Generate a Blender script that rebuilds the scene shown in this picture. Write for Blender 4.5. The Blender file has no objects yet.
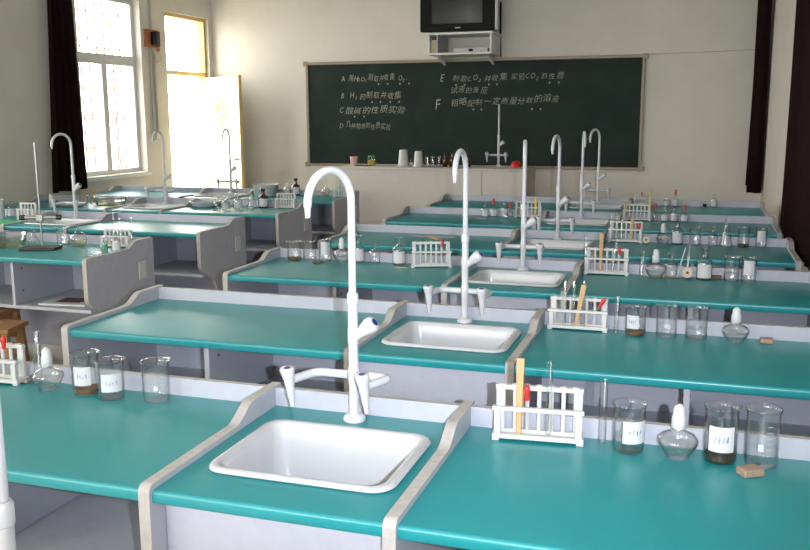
import bpy, math, random
from mathutils import Vector, Matrix
random.seed(7)
PI = math.pi
scene = bpy.context.scene
COL = scene.collection

# ------------------------------------------------------------------ materials
MATS = {}
def new_mat(name):
    m = bpy.data.materials.new(name); m.use_nodes = True
    MATS[name] = m
    nt = m.node_tree
    return m, nt, nt.nodes['Principled BSDF']

def pbr(name, col, rough=.5, metal=0.0, spec=.5, var=0.0, vscale=20.0, bump=0.0, bscale=80.0, coat=0.0, stretch=(1, 1, 1)):
    m, nt, b = new_mat(name)
    b.inputs['Base Color'].default_value = (*col, 1)
    b.inputs['Roughness'].default_value = rough
    b.inputs['Metallic'].default_value = metal
    b.inputs['Specular IOR Level'].default_value = spec
    b.inputs['Coat Weight'].default_value = coat
    tc = nt.nodes.new('ShaderNodeTexCoord')
    mp = nt.nodes.new('ShaderNodeMapping'); mp.inputs['Scale'].default_value = stretch
    nt.links.new(tc.outputs['Object'], mp.inputs['Vector'])
    if var:
        n = nt.nodes.new('ShaderNodeTexNoise'); n.inputs['Scale'].default_value = vscale; n.inputs['Detail'].default_value = 5
        nt.links.new(mp.outputs['Vector'], n.inputs['Vector'])
        r = nt.nodes.new('ShaderNodeMapRange')
        r.inputs['From Min'].default_value = .3; r.inputs['From Max'].default_value = .7
        r.inputs['To Min'].default_value = 1 - var; r.inputs['To Max'].default_value = 1 + var
        nt.links.new(n.outputs['Fac'], r.inputs['Value'])
        mx = nt.nodes.new('ShaderNodeVectorMath'); mx.operation = 'SCALE'
        mx.inputs[0].default_value = col
        nt.links.new(r.outputs['Result'], mx.inputs['Scale'])
        nt.links.new(mx.outputs['Vector'], b.inputs['Base Color'])
    if bump:
        n2 = nt.nodes.new('ShaderNodeTexNoise'); n2.inputs['Scale'].default_value = bscale; n2.inputs['Detail'].default_value = 3
        nt.links.new(mp.outputs['Vector'], n2.inputs['Vector'])
        bp = nt.nodes.new('ShaderNodeBump'); bp.inputs['Strength'].default_value = bump; bp.inputs['Distance'].default_value = .002
        nt.links.new(n2.outputs['Fac'], bp.inputs['Height'])
        nt.links.new(bp.outputs['Normal'], b.inputs['Normal'])
    return m

def thin_glass(name, tint=(.95, .965, .96), ior=1.5, rough=.02, gain=1.0, edge=.70):
    m, nt, b = new_mat(name)
    nt.nodes.remove(b)
    out = nt.nodes['Material Output']
    tr = nt.nodes.new('ShaderNodeBsdfTransparent'); tr.inputs['Color'].default_value = (*tint, 1)
    gl = nt.nodes.new('ShaderNodeBsdfGlossy'); gl.inputs['Roughness'].default_value = rough
    # two-sided Schlick reflectance, so that both faces of a thin wall behave alike
    f0 = ((ior - 1) / (ior + 1)) ** 2
    ge = nt.nodes.new('ShaderNodeNewGeometry')
    dt = nt.nodes.new('ShaderNodeVectorMath'); dt.operation = 'DOT_PRODUCT'
    nt.links.new(ge.outputs['Normal'], dt.inputs[0]); nt.links.new(ge.outputs['Incoming'], dt.inputs[1])
    def mth(op, a, b=None):
        n = nt.nodes.new('ShaderNodeMath'); n.operation = op
        for k, q in enumerate((a, b)):
            if q is None: continue
            if isinstance(q, (int, float)): n.inputs[k].default_value = q
            else: nt.links.new(q, n.inputs[k])
        return n.outputs[0]
    c = mth('SUBTRACT', 1.0, mth('ABSOLUTE', dt.outputs['Value']))
    sch = mth('MULTIPLY_ADD', mth('POWER', c, 4.0), (1 - f0))
    sch.node.inputs[2].default_value = f0
    mul = nt.nodes.new('ShaderNodeMath'); mul.operation = 'MULTIPLY'; mul.use_clamp = True; mul.inputs[1].default_value = gain
    nt.links.new(sch, mul.inputs[0])
    # longer path through the wall at grazing angles: a little more absorption
    mc = nt.nodes.new('ShaderNodeMix'); mc.data_type = 'RGBA'
    mc.inputs[6].default_value = (*tint, 1); mc.inputs[7].default_value = (tint[0] * edge, tint[1] * edge * 1.03, tint[2] * edge * 1.02, 1)
    nt.links.new(mth('POWER', c, 3.0), mc.inputs[0]); nt.links.new(mc.outputs[2], tr.inputs['Color'])
    mx = nt.nodes.new('ShaderNodeMixShader')
    nt.links.new(mul.outputs[0], mx.inputs['Fac'])
    nt.links.new(tr.outputs[0], mx.inputs[1]); nt.links.new(gl.outputs[0], mx.inputs[2])
    nt.links.new(mx.outputs[0], out.inputs['Surface'])
    return m

TEAL = pbr('teal_laminate', (.011, .222, .240), .34, spec=.75, var=.035, vscale=5, bump=.05, bscale=300)
BOARD = pbr('grey_melamine', (.37, .37, .405), .5, var=.04, vscale=30)
BOARDL = pbr('pale_grey_melamine', (.37, .37, .42), .5, var=.03, vscale=30)
EDGE = pbr('beige_edge_band', (.36, .335, .31), .55, var=.10, vscale=60)
PORC = pbr('white_porcelain', (.44, .44, .45), .22, spec=.5, var=.03, vscale=9)
COAT = pbr('white_coated_brass', (.50, .50, .52), .28, spec=.5)
BLUE = pbr('blue_enamel', (.02, .03, .22), .3)
CHROME = pbr('chrome', (.7, .7, .7), .2, metal=1)
STEEL = pbr('grey_steel', (.30, .30, .30), .35, metal=.7)
DARKMETAL = pbr('black_cast_iron', (.02, .018, .016), .5, var=.2, vscale=40)
WALL = pbr('cream_painted_plaster', (.60, .57, .51), .85, spec=.2, var=.035, vscale=3, bump=.12, bscale=60)
DESK = pbr('pale_beige_board', (.50, .465, .42), .6, var=.03, vscale=20)
CEIL = pbr('white_painted_ceiling', (.70, .67, .62), .9, spec=.2)
FLOOR = pbr('pale_terrazzo', (.50, .47, .42), .45, var=.14, vscale=70)
CHALKB = pbr('green_chalkboard', (.009, .019, .015), .6, spec=.2, var=.30, vscale=3.5)
CHALK = pbr('white_chalk', (.42, .42, .35), .95, spec=.1)
GOLD = pbr('gold_anodised_aluminium', (.24, .20, .14), .5, metal=.3)
CURT = pbr('blackout_cloth', (.011, .0038, .0045), .9, spec=.1, var=.2, vscale=12)
PLASTIC = pbr('white_plastic', (.50, .49, .47), .4)
RED = pbr('red_rubber', (.52, .015, .012), .45)
WOOD = pbr('pine_wood', (.42, .27, .12), .6, var=.18, vscale=30, stretch=(1, 1, .15))
YELLOW = pbr('yellow_wood', (.60, .42, .05), .55, var=.1, vscale=30)
TAN = pbr('tan_wood', (.27, .185, .13), .6, var=.15, vscale=60)
GREYWOOD = pbr('grey_brown_wood', (.24, .20, .16), .65, var=.15, vscale=60)
BROWNW = pbr('dark_brown_wood', (.09, .045, .03), .6, var=.2, vscale=60)
STOOLW = pbr('varnished_stool_wood', (.22, .105, .028), .45, var=.25, vscale=18, stretch=(1, .15, 1))
PAPER = pbr('white_paper', (.50, .50, .51), .8, spec=.2)
INK = pbr('pale_blue_ink', (.14, .15, .36), .8)
GREENM = pbr('green_plastic', (.05, .34, .14), .5)
PINK = pbr('pink_plastic', (.55, .33, .30), .5)
CORKM = pbr('pale_cork', (.50, .42, .30), .8, var=.2, vscale=200)
BLACKP = pbr('black_plastic', (.006, .006, .006), .5, spec=.12)
SCREEN = pbr('dark_picture_tube', (.022, .022, .021), .25, spec=.3)
SILVER = pbr('silver_plastic', (.45, .45, .44), .4)
BROWNG = pbr('amber_glass', (.055, .012, .004), .08, spec=.6)
POWDER = pbr('yellow_powder', (.55, .43, .06), .8)
SEDB = pbr('brown_sediment', (.16, .075, .02), .5)
SEDD = pbr('dark_brown_sediment', (.05, .028, .008), .4)
FROST = pbr('frosted_glass', (.46, .48, .48), .45)
DOORP = pbr('cream_door_paint', (.80, .72, .50), .4, spec=.4)
FRAMEY = pbr('ochre_frame_paint', (.58, .40, .14), .5)
FRAMEW = pbr('white_frame_paint', (.66, .66, .64), .45)
CONDUIT = pbr('grey_conduit', (.40, .37, .33), .5)
ORANGE = pbr('orange_brown_board', (.34, .12, .045), .55, var=.15, vscale=30)
HOLE = pbr('rust_brown_screw', (.12, .07, .03), .6)
ASPH = pbr('pale_yard_concrete', (.55, .54, .50), .9, var=.08, vscale=2)
BLDG = pbr('far_grey_render', (.62, .62, .66), .9)
MAGAZ = pbr('maroon_print', (.10, .03, .03), .5)
GLASS = thin_glass('clear_lab_glass', (.988, .991, .990), 1.5, .07, 1.25)
PANE = thin_glass('window_glass', (.97, .98, .98), 1.3, edge=1.0)
WATER = thin_glass('clear_liquid', (.99, .995, .99), 1.5, .04, .9, .92)
PALEY = thin_glass('pale_yellow_liquid', (.97, .93, .78), 1.5, .04, .9, .92)
MILK = thin_glass('milky_plastic', (.55, .55, .53), 1.45, .3)

# ------------------------------------------------------------------ mesh builder
class MB:
    def __init__(s): s.v = []; s.f = []; s.m = []
    def add(s, vs, fs, mi=0):
        o = len(s.v); s.v += [tuple(p) for p in vs]
        for k, f in enumerate(fs):
            s.f.append([o + i for i in f]); s.m.append(mi[k] if isinstance(mi, list) else mi)
        return s
    def box(s, x0, x1, y0, y1, z0, z1, mi=0):
        v = [(x0, y0, z0), (x1, y0, z0), (x1, y1, z0), (x0, y1, z0), (x0, y0, z1), (x1, y0, z1), (x1, y1, z1), (x0, y1, z1)]
        return s.add(v, [(0, 3, 2, 1), (4, 5, 6, 7), (0, 1, 5, 4), (1, 2, 6, 5), (2, 3, 7, 6), (3, 0, 4, 7)], mi)
    def prism(s, poly, axis, a0, a1, cap=0, side=0):
        # poly: 2D points (counter-clockwise) in the two axes other than `axis`
        n = len(poly)
        def mk(p, a):
            return {'x': (a, p[0], p[1]), 'y': (p[0], a, p[1]), 'z': (p[0], p[1], a)}[axis]
        v = [mk(p, a0) for p in poly] + [mk(p, a1) for p in poly]
        flip = axis == 'y'
        f = [tuple(range(n - 1, -1, -1)), tuple(range(n, 2 * n))]
        f += [(i, (i + 1) % n, n + (i + 1) % n, n + i) for i in range(n)]
        if flip: f = [tuple(reversed(q)) for q in f]
        return s.add(v, f, [cap, cap] + [side] * n)
    def lathe(s, prof, seg=24, mi=0, c=(0, 0, 0), fn=None):
        v = []; f = []; rings = []
        for k, (r, z) in enumerate(prof):
            if r < 1e-6:
                rings.append([len(v)]); v.append((c[0], c[1], c[2] + z))
            else:
                ring = []
                for i in range(seg):
                    a = 2 * PI * i / seg
                    rr = r * (fn(a, k) if fn else 1)
                    ring.append(len(v)); v.append((c[0] + rr * math.cos(a), c[1] + rr * math.sin(a), c[2] + z))
                rings.append(ring)
        for A, B in zip(rings, rings[1:]):
            for i in range(seg):
                j = (i + 1) % seg
                if len(A) == 1 and len(B) == 1: continue
                if len(A) == 1: f.append((A[0], B[j], B[i]))
                elif len(B) == 1: f.append((A[i], A[j], B[0]))
                else: f.append((A[i], A[j], B[j], B[i]))
        return s.add(v, f, mi)
    def tube(s, pts, rad, seg=12, mi=0):
        pts = [Vector(p) for p in pts]; n = len(pts)
        if not isinstance(rad, (list, tuple)): rad = [rad] * n
        v = []; f = []; prev = None
        for i, p in enumerate(pts):
            t = (pts[min(i + 1, n - 1)] - pts[max(i - 1, 0)]).normalized()
            if prev is None:
                u = t.cross(Vector((0, 0, 1)))
                if u.length < 1e-3: u = t.cross(Vector((0, 1, 0)))
                u.normalize()
            else:
                u = (prev - t * prev.dot(t)).normalized()
            prev = u; w = t.cross(u)
            for k in range(seg):
                a = 2 * PI * k / seg
                v.append(p + (u * math.cos(a) + w * math.sin(a)) * rad[i])
        for i in range(n - 1):
            for k in range(seg):
                j = (k + 1) % seg
                f.append((i * seg + k, i * seg + j, (i + 1) * seg + j, (i + 1) * seg + k))
        f.append(tuple(range(seg - 1, -1, -1))); f.append(tuple((n - 1) * seg + k for k in range(seg)))
        return s.add(v, f, mi)
    def rot(s, M):
        s.v = [tuple(M @ Vector(p)) for p in s.v]; return s
    def mesh(s, name, mats, ang=38):
        me = bpy.data.meshes.new(name)
        me.from_pydata(s.v, [], s.f)
        for m in (mats if isinstance(mats, (list, tuple)) else [mats]): me.materials.append(m)
        for p, mi in zip(me.polygons, s.m): p.material_index = mi
        me.validate(); me.update()
        me.polygons.foreach_set('use_smooth', [True] * len(me.polygons))
        me.set_sharp_from_angle(angle=math.radians(ang))
        return me

def link(name, me, parent=None, loc=(0, 0, 0), rz=0.0, bevel=0.0):
    o = bpy.data.objects.new(name, me); COL.objects.link(o)
    o.location = loc; o.rotation_euler = (0, 0, rz)
    if parent: o.parent = parent
    if bevel:
        b = o.modifiers.new('bevel', 'BEVEL'); b.width = bevel; b.segments = 2
        b.limit_method = 'ANGLE'; b.angle_limit = math.radians(40)
    return o
def part(name, mb, mats, parent, loc=(0, 0, 0), rz=0.0, bevel=0.0, ang=38):
    return link(name, mb.mesh(name, mats, ang), parent, loc, rz, bevel)
def thing(name, label, cat, loc, rz=0.0, group=None):
    o = bpy.data.objects.new(name, None); COL.objects.link(o)
    o.empty_display_size = .05; o.location = loc; o.rotation_euler = (0, 0, rz)
    return tag(o, label, cat, group)
def tag(o, label, cat, group=None):
    o['label'] = label; o['category'] = cat
    if group: o['group'] = group
    return o
def struct(name, mb, mats, bevel=0.0, parent=None):
    o = link(name, mb.mesh(name, mats), parent, bevel=bevel)
    if not parent: o['kind'] = 'structure'
    return o
def copy_tree(root, loc, rz=None):
    r = root.copy(); COL.objects.link(r); r.location = loc
    if rz is not None: r.rotation_euler = (0, 0, rz)
    for ch in root.children:
        c = ch.copy(); COL.objects.link(c); c.parent = r
        for g in ch.children:
            d = g.copy(); COL.objects.link(d); d.parent = c
    return r
SKY, FLASH, EXPO = 12.8, 390.0, 0.2
# ------------------------------------------------------------------ the room
XL, XR, YF, YB, ZC, T = -5.08, 1.80, 9.19, -3.6, 3.35, .78
WT = .24
def wall_with_holes(name, axis, a0, a1, u0, u1, z0, z1, holes):
    # a wall slab between a0..a1 along `axis`, u along the other axis; rectangular holes (u0,u1,z0,z1)
    mb = MB(); us = sorted({u0, u1, *[h[0] for h in holes], *[h[1] for h in holes]})
    for ua, ub in zip(us, us[1:]):
        cuts = sorted([(h[2], h[3]) for h in holes if h[0] <= ua + 1e-6 and h[1] >= ub - 1e-6])
        z = z0
        for c0, c1 in cuts + [(z1, z1)]:
            if c0 - z > 1e-6:
                if axis == 'x': mb.box(a0, a1, ua, ub, z, c0)
                else: mb.box(ua, ub, a0, a1, z, c0)
            z = c1
    return struct(name, mb, WALL)
WIN = [(6.43, 7.56, .95, 2.90), (2.6, 3.9, .98, 2.90), (-.6, .9, .98, 2.90)]
DOOR = (8.08, 9.09, 0, 2.84)
wall_with_holes('wall_left', 'x', XL - WT, XL, YB, YF + WT, 0, ZC, WIN + [DOOR])
struct('wall_front', MB().box(XL, XR, YF, YF + WT, 0, ZC), WALL)
struct('wall_right', MB().box(XR, XR + WT, YB, YF + WT, 0, ZC), WALL)
BW = [(-4.2, -2.4, .98, 2.9), (-1.6, .4, .98, 2.9)]
wall_with_holes('wall_back', 'y', YB - WT, YB, XL - WT, XR + WT, 0, ZC, BW)
struct('floor', MB().box(XL - WT, XR + WT, YB - WT, YF + WT, -.1, 0), FLOOR)
struct('ceiling', MB().box(XL - WT, XR + WT, YB - WT, YF + WT, ZC, ZC + .12), CEIL)

# window seen in the photo: fixed light above, two casements below, iron grille outside
def window_left(name, y0, y1, z0, z1, grille=True):
    xf = XL - .12
    mb = MB(); w = .05; zm0, zm1 = 2.16, 2.27
    for (ya, yb, za, zb) in ((y0, y0 + .09, z0, z1), (y1 - w, y1, z0, z1), (y0 + w, y1 - w, z0, z0 + w), (y0 + w, y1 - w, z1 - w, z1), (y0 + w, y1 - w, zm0, zm1)):
        mb.box(xf - .03, xf + .03, ya, yb, za, zb)
    ym = (y0 + y1) / 2 - .02
    mb.box(xf - .028, xf + .028, ym - .045, ym + .045, z0 + w, zm0)
    root = struct(name, mb, FRAMEW, bevel=.004)
    sill = MB().box(XL - .09, XL + .03, y0 - .04, y1 + .04, z0 - .045, z0 - .001)
    part('window_sill', sill, FRAMEW, root, bevel=.004)
    for (ya, yb, za, zb) in ((y0 + w, y1 - w, zm1, z1 - w), (y0 + w, ym - .045, z0 + w, zm0), (ym + .045, y1 - w, z0 + w, zm0)):
        part('window_pane', MB().box(xf - .003, xf + .003, ya, yb, za, zb), PANE, root)
    if grille:
        xg = xf - .075
        g = MB(); n = 8
        for i in range(1, n):
            y = y0 + (y1 - y0) * i / n
            g.tube([(xg, y, z0), (xg, y, z1)], .010, 6)
        for z in (z0 + .06, z0 + .62, 2.1, 2.34, 2.72): g.tube([(xg, y0, z), (xg, y1, z)], .006, 6)
        part('window_grille', g, ORANGE, root)
        s_ = MB().tube([(xf + .05, ym + .16, 1.06), (xf + .05, ym + .16, 2.12)], .009, 8)
        s_.box(xf + .03, xf + .06, ym + .15, ym + .21, 1.06, 1.075).box(xf + .03, xf + .06, ym + .15, ym + .21, 1.60, 1.615)
        part('window_stay', s_, STEEL, root)
    return root
window_left('window_1', *WIN[0])
window_left('window_2', *WIN[1], grille=False)  # unseen window, added to light the left bench block
window_left('window_3', *WIN[2], grille=False)  # also out of view, added for more daylight from the left
def window_back(name, x0, x1, z0, z1):
    mb = MB(); w = .05; yc = YB - .12
    for (xa, xb, za, zb) in ((x0, x0 + w, z0, z1), (x1 - w, x1, z0, z1), (x0 + w, x1 - w, z0, z0 + w), (x0 + w, x1 - w, z1 - w, z1), ((x0 + x1) / 2 - .03, (x0 + x1) / 2 + .03, z0 + w, z1 - w)):
        mb.box(xa, xb, yc - .03, yc + .03, za, zb)
    root = struct(name, mb, FRAMEW)
    part('window_pane', MB().box(x0 + w, x1 - w, yc - .003, yc + .003, z0 + w, z1 - w), PANE, root)
for k, h in enumerate(BW): window_back('window_%d' % (k + 4), *h)

# doorway with transom light, leaf swung into the room
y0, y1, _, z1 = DOOR
mb = MB(); xf = XL - .10
mb.box(xf - .05, xf + .06, y0, y0 + .045, 0, z1); mb.box(xf - .05, xf + .06, y1 - .045, y1, 0, z1)
mb.box(xf - .05, xf + .06, y0 + .045, y1 - .045, z1 - .045, z1); mb.box(xf - .05, xf + .06, y0 + .045, y1 - .045, 2.10, 2.15)
door = struct('door_1', mb, FRAMEY, bevel=.004)
part('transom_pane', MB().box(xf - .003, xf + .003, y0 + .045, y1 - .045, 2.15, z1 - .045), PANE, door)
hx, hy = XL - .035, y1 - .03
ang = math.atan2(8.50 - hy, -4.30 - hx)
LW = .93
leaf = part('door_leaf', MB().box(0, LW, -.02, .02, .01, 2.085), [DOORP], door, (hx, hy, 0), ang, bevel=.004)
eb = MB().box(LW + .001, LW + .009, -.021, .021, .01, 2.09)
part('leaf_edge_strip', eb, FRAMEY, leaf)
dia = MB()
cx_, cz_ = .40, 1.64
def dpoly(a, b): return [(cx_ - a, cz_), (cx_, cz_ - b), (cx_ + a, cz_), (cx_, cz_ + b)]
o_, i_ = dpoly(.20, .235), dpoly(.12, .14)
vv = [(p[0], -.028, p[1]) for p in o_ + i_] + [(p[0], -.0205, p[1]) for p in o_ + i_]
ff = []
for i in range(4):
    j = (i + 1) % 4
    ff += [(i, j, 4 + j, 4 + i), (8 + i, 8 + j, j, i), (4 + i, 4 + j, 12 + j, 12 + i)]
dia.add(vv, ff)
dia.tube([(cx_ - .03, -.026, cz_ + .09), (cx_ - .045, -.026, cz_ + .05), (cx_ - .03, -.026, cz_ + .02)], .012, 8).tube([(cx_ + .03, -.026, cz_ - .09), (cx_ + .045, -.026, cz_ - .05), (cx_ + .03, -.026, cz_ - .02)], .012, 8)
part('door_ornament', dia, YELLOW, leaf)
hd = MB().lathe([(0, 0), (.02, 0), (.02, .008), (.009, .012), (.009, .03), (.022, .04), (.024, .052), (.015, .062), (0, .064)], 16)
hd.rot(Matrix.Rotation(PI / 2, 4, 'X'))
part('door_knob', hd, STEEL, leaf, (LW - .07, -.02, 1.05))
for z in (.25, 1.05, 1.85):
    part('hinge', MB().tube([(0, 0, z - .05), (0, 0, z + .05)], .009, 8), STEEL, leaf, (-.012, -.02, 0))

# yard outside
yard = struct('ground', MB().box(-40, XL - WT - .01, -25, 40, -.25, -.05), ASPH)
# ------------------------------------------------------------------ front wall: blackboard, television
bx0, bx1, bz0, bz1 = -3.73, .49, .945, 2.26
bb = thing('blackboard', 'wide dark green chalkboard with handwriting on the front wall', 'blackboard', ((bx0 + bx1) / 2, YF - .001, bz0))
w, h = bx1 - bx0, bz1 - bz0
part('board_panel', MB().box(-w / 2 + .03, w / 2 - .03, -.022, -.002, .03, h - .03), CHALKB, bb)
fr = MB()
fr.box(-w / 2, w / 2, -.04, -.002, h - .035, h).box(-w / 2, w / 2, -.04, -.002, 0, .035).box(-w / 2, -w / 2 + .035, -.04, -.002, .035, h - .035).box(w / 2 - .035, w / 2, -.04, -.002, .035, h - .035)
part('board_frame', fr, GOLD, bb, bevel=.004)
for sx in (-1, 1):
    for zz in (.02, h - .02):
        part('frame_corner', MB().box(sx * w / 2 - .03, sx * w / 2 + .03, -.045, -.0405, zz - .03, zz + .03), GOLD, bb, bevel=.003)
def text_mesh(s, size):
    cu = bpy.data.curves.new('txt', 'FONT'); cu.body = s; cu.size = size; cu.shear = .22; cu.resolution_u = 2
    cu.offset = -.0012
    o = bpy.data.objects.new('txt', cu); COL.objects.link(o)
    me = bpy.data.meshes.new_from_object(o.evaluated_get(bpy.context.evaluated_depsgraph_get()))
    vs = [tuple(v.co) for v in me.vertices]; fs = [tuple(p.vertices) for p in me.polygons]
    bpy.data.objects.remove(o); bpy.data.curves.remove(cu); bpy.data.meshes.remove(me)
    return vs, fs
def write(s, x, z, size, rise=0.0, width=1.0, dots=()):
    # one handwritten line: every character wobbles a little
    chalk = MB(); rnd = random.Random(s); n = len(s); adv = width / n; cx = 0
    for ch in s:
        wdt = adv * (.8 if ord(ch) < 0x3000 else 1.15)
        if ch != ' ':
            vs, fs = text_mesh(ch, size)
            if vs:
                x0_ = min(v[0] for v in vs); x1_ = max(v[0] for v in vs)
                k = min(1.3, wdt * .92 / max(x1_ - x0_, .02)) if ord(ch) > 0x3000 else .8
                a = rnd.uniform(-.14, .14); sc_ = rnd.uniform(.85, 1.12); dz = rnd.uniform(-.010, .010)
                q = []
                for v in vs:
                    px, pz = (v[0] - x0_) * k * sc_, v[1] * sc_
                    q.append((x + cx + px * math.cos(a) - pz * math.sin(a) - (bx0 + bx1) / 2, -.0226, z - bz0 + dz + rise * cx + px * math.sin(a) + pz * math.cos(a)))
                chalk.add(q, fs)
        cx += wdt
    for d in dots:
        chalk.add([(x + d - (bx0 + bx1) / 2 + .009 * math.cos(a), -.0226, z - bz0 - .045 + .011 * math.sin(a)) for a in [k * PI / 4 for k in range(8)]], [(0, 1, 2, 3, 4, 5, 6, 7)])
    part('chalk_line', chalk, CHALK, bb)
write('A 用H₂O₂制取并收集 O₂.', -3.24, 2.02, .092, 0, .98, (.50, .62, .78, .90))
write('B H₂的制取并收集', -3.25, 1.80, .092, 0, .80, (.42, .53, .66, .78))
write('C酸碱的性质实验', -3.27, 1.62, .10, 0, .80, (.20, .33))
write('D 几种物质的性质实验', -3.28, 1.44, .085, -.04, .64)
write('E', -1.94, 1.995, .12, 0, .1)
write('制取CO₂并收集', -1.78, 1.995, .09, .01, .66, (.04, .15, .45, .55))
write('实验CO₂的性质', -1.06, 2.005, .09, .01, .62, (.46, .57))
write('试液的反应', -1.80, 1.85, .09, 0, .40)
write('F', -2.00, 1.66, .20, 0, .1)
write('粗略配制一定质量分数的溶液', -1.80, 1.70, .092, .03, 1.16, (.28, .38, 1.0, 1.1))


tv = thing('television', 'black box television with silver side, on a wall bracket over the blackboard', 'television', (-1.60, 8.70, 2.545))
part('housing', MB().prism([(-.455, .05), (.455, .05), (.36, .47), (-.36, .47)], 'z', .0, .68), SILVER, tv, bevel=.012)
part('front_bezel', MB().box(-.455, .435, 0, .05, 0, .69), BLACKP, tv, bevel=.01)
part('side_trim', MB().box(.436, .468, 0, .06, 0, .69), SILVER, tv, bevel=.004)
sc = MB(); n = 8
vv = []; ff = []
for i in range(n + 1):
    for j in range(n + 1):
        x = -.31 + .60 * i / n; z = .085 + .56 * j / n
        vv.append((x, -.004 - .018 * (1 - ((i / n - .5) * 2) ** 2) * (1 - ((j / n - .5) * 2) ** 2), z))
for i in range(n):
    for j in range(n):
        a = i * (n + 1) + j; ff.append((a, a + n + 1, a + n + 2, a + 1))
sc.add(vv, ff)
part('screen', sc, SCREEN, tv)
part('maker_badge', MB().box(-.03, .03, -.004, -.0005, .03, .042), SILVER, tv)
sh = thing('wall_shelf', 'small open white wall shelf under the television', 'shelf', (-1.58, 8.68, 2.28))
part('top_panel', MB().box(-.39, .40, -.02, .505, .225, .250), FRAMEW, sh, bevel=.003)
part('bottom_panel', MB().box(-.375, .385, 0, .50, 0, .022), FRAMEW, sh, bevel=.003)
for x in (-.375, .363): part('side_panel', MB().box(x, x + .022, 0, .50, .0225, .2245), FRAMEW, sh, bevel=.003)
part('inner_divider', MB().box(-.27, -.255, .01, .49, .0225, .2245), BOARD, sh)
part('rear_panel', MB().box(-.352, .362, .48, .499, .0225, .2245), WALL, sh)
for x in (-.30, .30): part('bracket', MB().prism([(.12, -.001), (.505, -.10), (.505, -.001)], 'x', x - .012, x + .012), FRAMEW, sh)
dv = thing('disc_player', 'flat silver disc player inside the wall shelf', 'player', (-1.50, 8.70, 2.303))
part('player_body', MB().box(-.15, .25, .02, .28, 0, .05), BOARD, dv, bevel=.003)
part('player_front', MB().box(-.15, .25, .012, .0195, .004, .046), SILVER, dv)
part('display_window', MB().box(.03, .08, .008, .0115, .012, .038), BLACKP, dv)
bxo = tag(part('paper_box', MB().box(0, .07, 0, .15, 0, .15), CORKM, None, (-1.93, 8.72, 2.303), bevel=.002), 'small cream box in the left bay of the wall shelf', 'box')
cb = MB().tube([(-1.20, YF - .012, 2.9), (-1.20, YF - .012, 2.5), (-1.195, YF - .012, 2.275)], .012, 8)
tag(part('television_cable', cb, BLACKP, None), 'black cable hanging down the wall behind the television', 'cable')
wc = MB().tube([(.50, YF - .006, 2.262), (1.1, YF - .006, 2.27), (1.74, YF - .006, 2.285)], .0045, 6)
tag(part('wall_cable', wc, CONDUIT, None), 'thin cable running along the wall right of the blackboard', 'cable')

# left wall: switch board and conduits
eb = thing('switch_board', 'orange wooden board with dark switches between window and door', 'switchboard', (XL, 7.75, 2.49))
part('backing_board', MB().box(.001, .03, -.13, .13, -.10, .10), ORANGE, eb, bevel=.003)
part('knife_switch', MB().box(.031, .075, -.035, .035, -.075, .075), BLACKP, eb, bevel=.006)
part('switch_box', MB().box(.031, .065, .05, .115, -.09, .085), DARKMETAL, eb, bevel=.006)
part('fuse_cover', MB().box(.031, .06, .055, .11, -.145, -.091), ORANGE, eb, bevel=.006)
loop = [(.035, .10 + .06 * math.sin(a), -.21 - .06 * math.cos(a)) for a in [i * PI / 8 for i in range(2, 17)]]
part('loose_wire', MB().tube(loop, .004, 6), CONDUIT, eb)
for (yy, za, zb, lab) in ((7.76, 2.60, 3.35, 'grey conduit rising from the switch board to the ceiling'), (7.72, 1.42, 2.38, 'left grey conduit running down from the switch board'), (7.80, 1.42, 2.33, 'right grey conduit running down from the switch board')):
    c = MB().tube([(XL + .013, yy, za), (XL + .013, yy, zb)], .012, 8)
    tag(part('conduit', c, CONDUIT, None), lab, 'conduit', 'conduits at the switch board')
ob = thing('wall_outlet', 'small outlet box at the foot of the two conduits', 'outlet', (XL, 7.76, 1.36))
part('outlet_box', MB().box(.001, .04, -.06, .06, -.05, .05), CONDUIT, ob, bevel=.005)
part('outlet_face', MB().box(.041, .046, -.045, .045, -.04, .04), FRAMEW, ob, bevel=.002)

# curtains
def curtain(name, label, x, y0, y1, z0, z1, amp, waves, ztilt=0.0, steps=None, thick=.004, flare=(0, 0)):
    n = max(24, int(waves * 14)); mb = MB(); v = []; f = []; nz = 6
    rnd = random.Random(len(label)); ph = [rnd.uniform(-.5, .5) for _ in range(6)]
    for j in range(nz + 1):
        t = j / nz
        for i in range(n + 1):
            u = i / n
            a = amp * (.75 + .25 * math.sin(3 * u * PI + ph[0])) * (1.1 - .25 * t)
            xx = x + a * math.sin(waves * 2 * PI * u + ph[1] + .5 * math.sin(5 * u + ph[2])) + .012 * math.sin(7 * u + 2.2 * t)
            yy = y0 + flare[0] * (1 - t) + (y1 - y0 + (flare[1] - flare[0]) * (1 - t)) * u + .012 * math.sin(2 * PI * waves * u * 2 + ph[3])
            zb = z0 + ztilt * u + .008 * math.sin(9 * u + ph[4])
            if steps: zb = z0 + (steps if u > .5 else 0)
            v.append((xx, yy, zb + (z1 - zb) * t))
    for j in range(nz):
        for i in range(n):
            a = j * (n + 1) + i; f.append((a, a + 1, a + n + 2, a + n + 1))
    mb.add(v, f)
    root = thing(name, label, 'curtain', (0, 0, 0), group=None)
    o = part('drape', mb, CURT, root, ang=80)
    s = o.modifiers.new('thickness', 'SOLIDIFY'); s.thickness = thick; s.offset = 0
    rod = MB().tube([(x, y0 - .1, z1 + .02), (x, y1 + .05, z1 + .02)], .014, 10)
    part('curtain_rail', rod, STEEL, root)
    return root
curtain('curtain', 'black curtain gathered left of the window on the left wall', XL + .085, 5.91, 6.25, .84, 3.12, .04, 4, flare=(-.13, .09))
curtain('curtain', 'near black curtain hanging at the right photo edge beside the benches', XR - .088, 2.6, 5.38, .735, 3.12, .026, 14, ztilt=.045)
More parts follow.
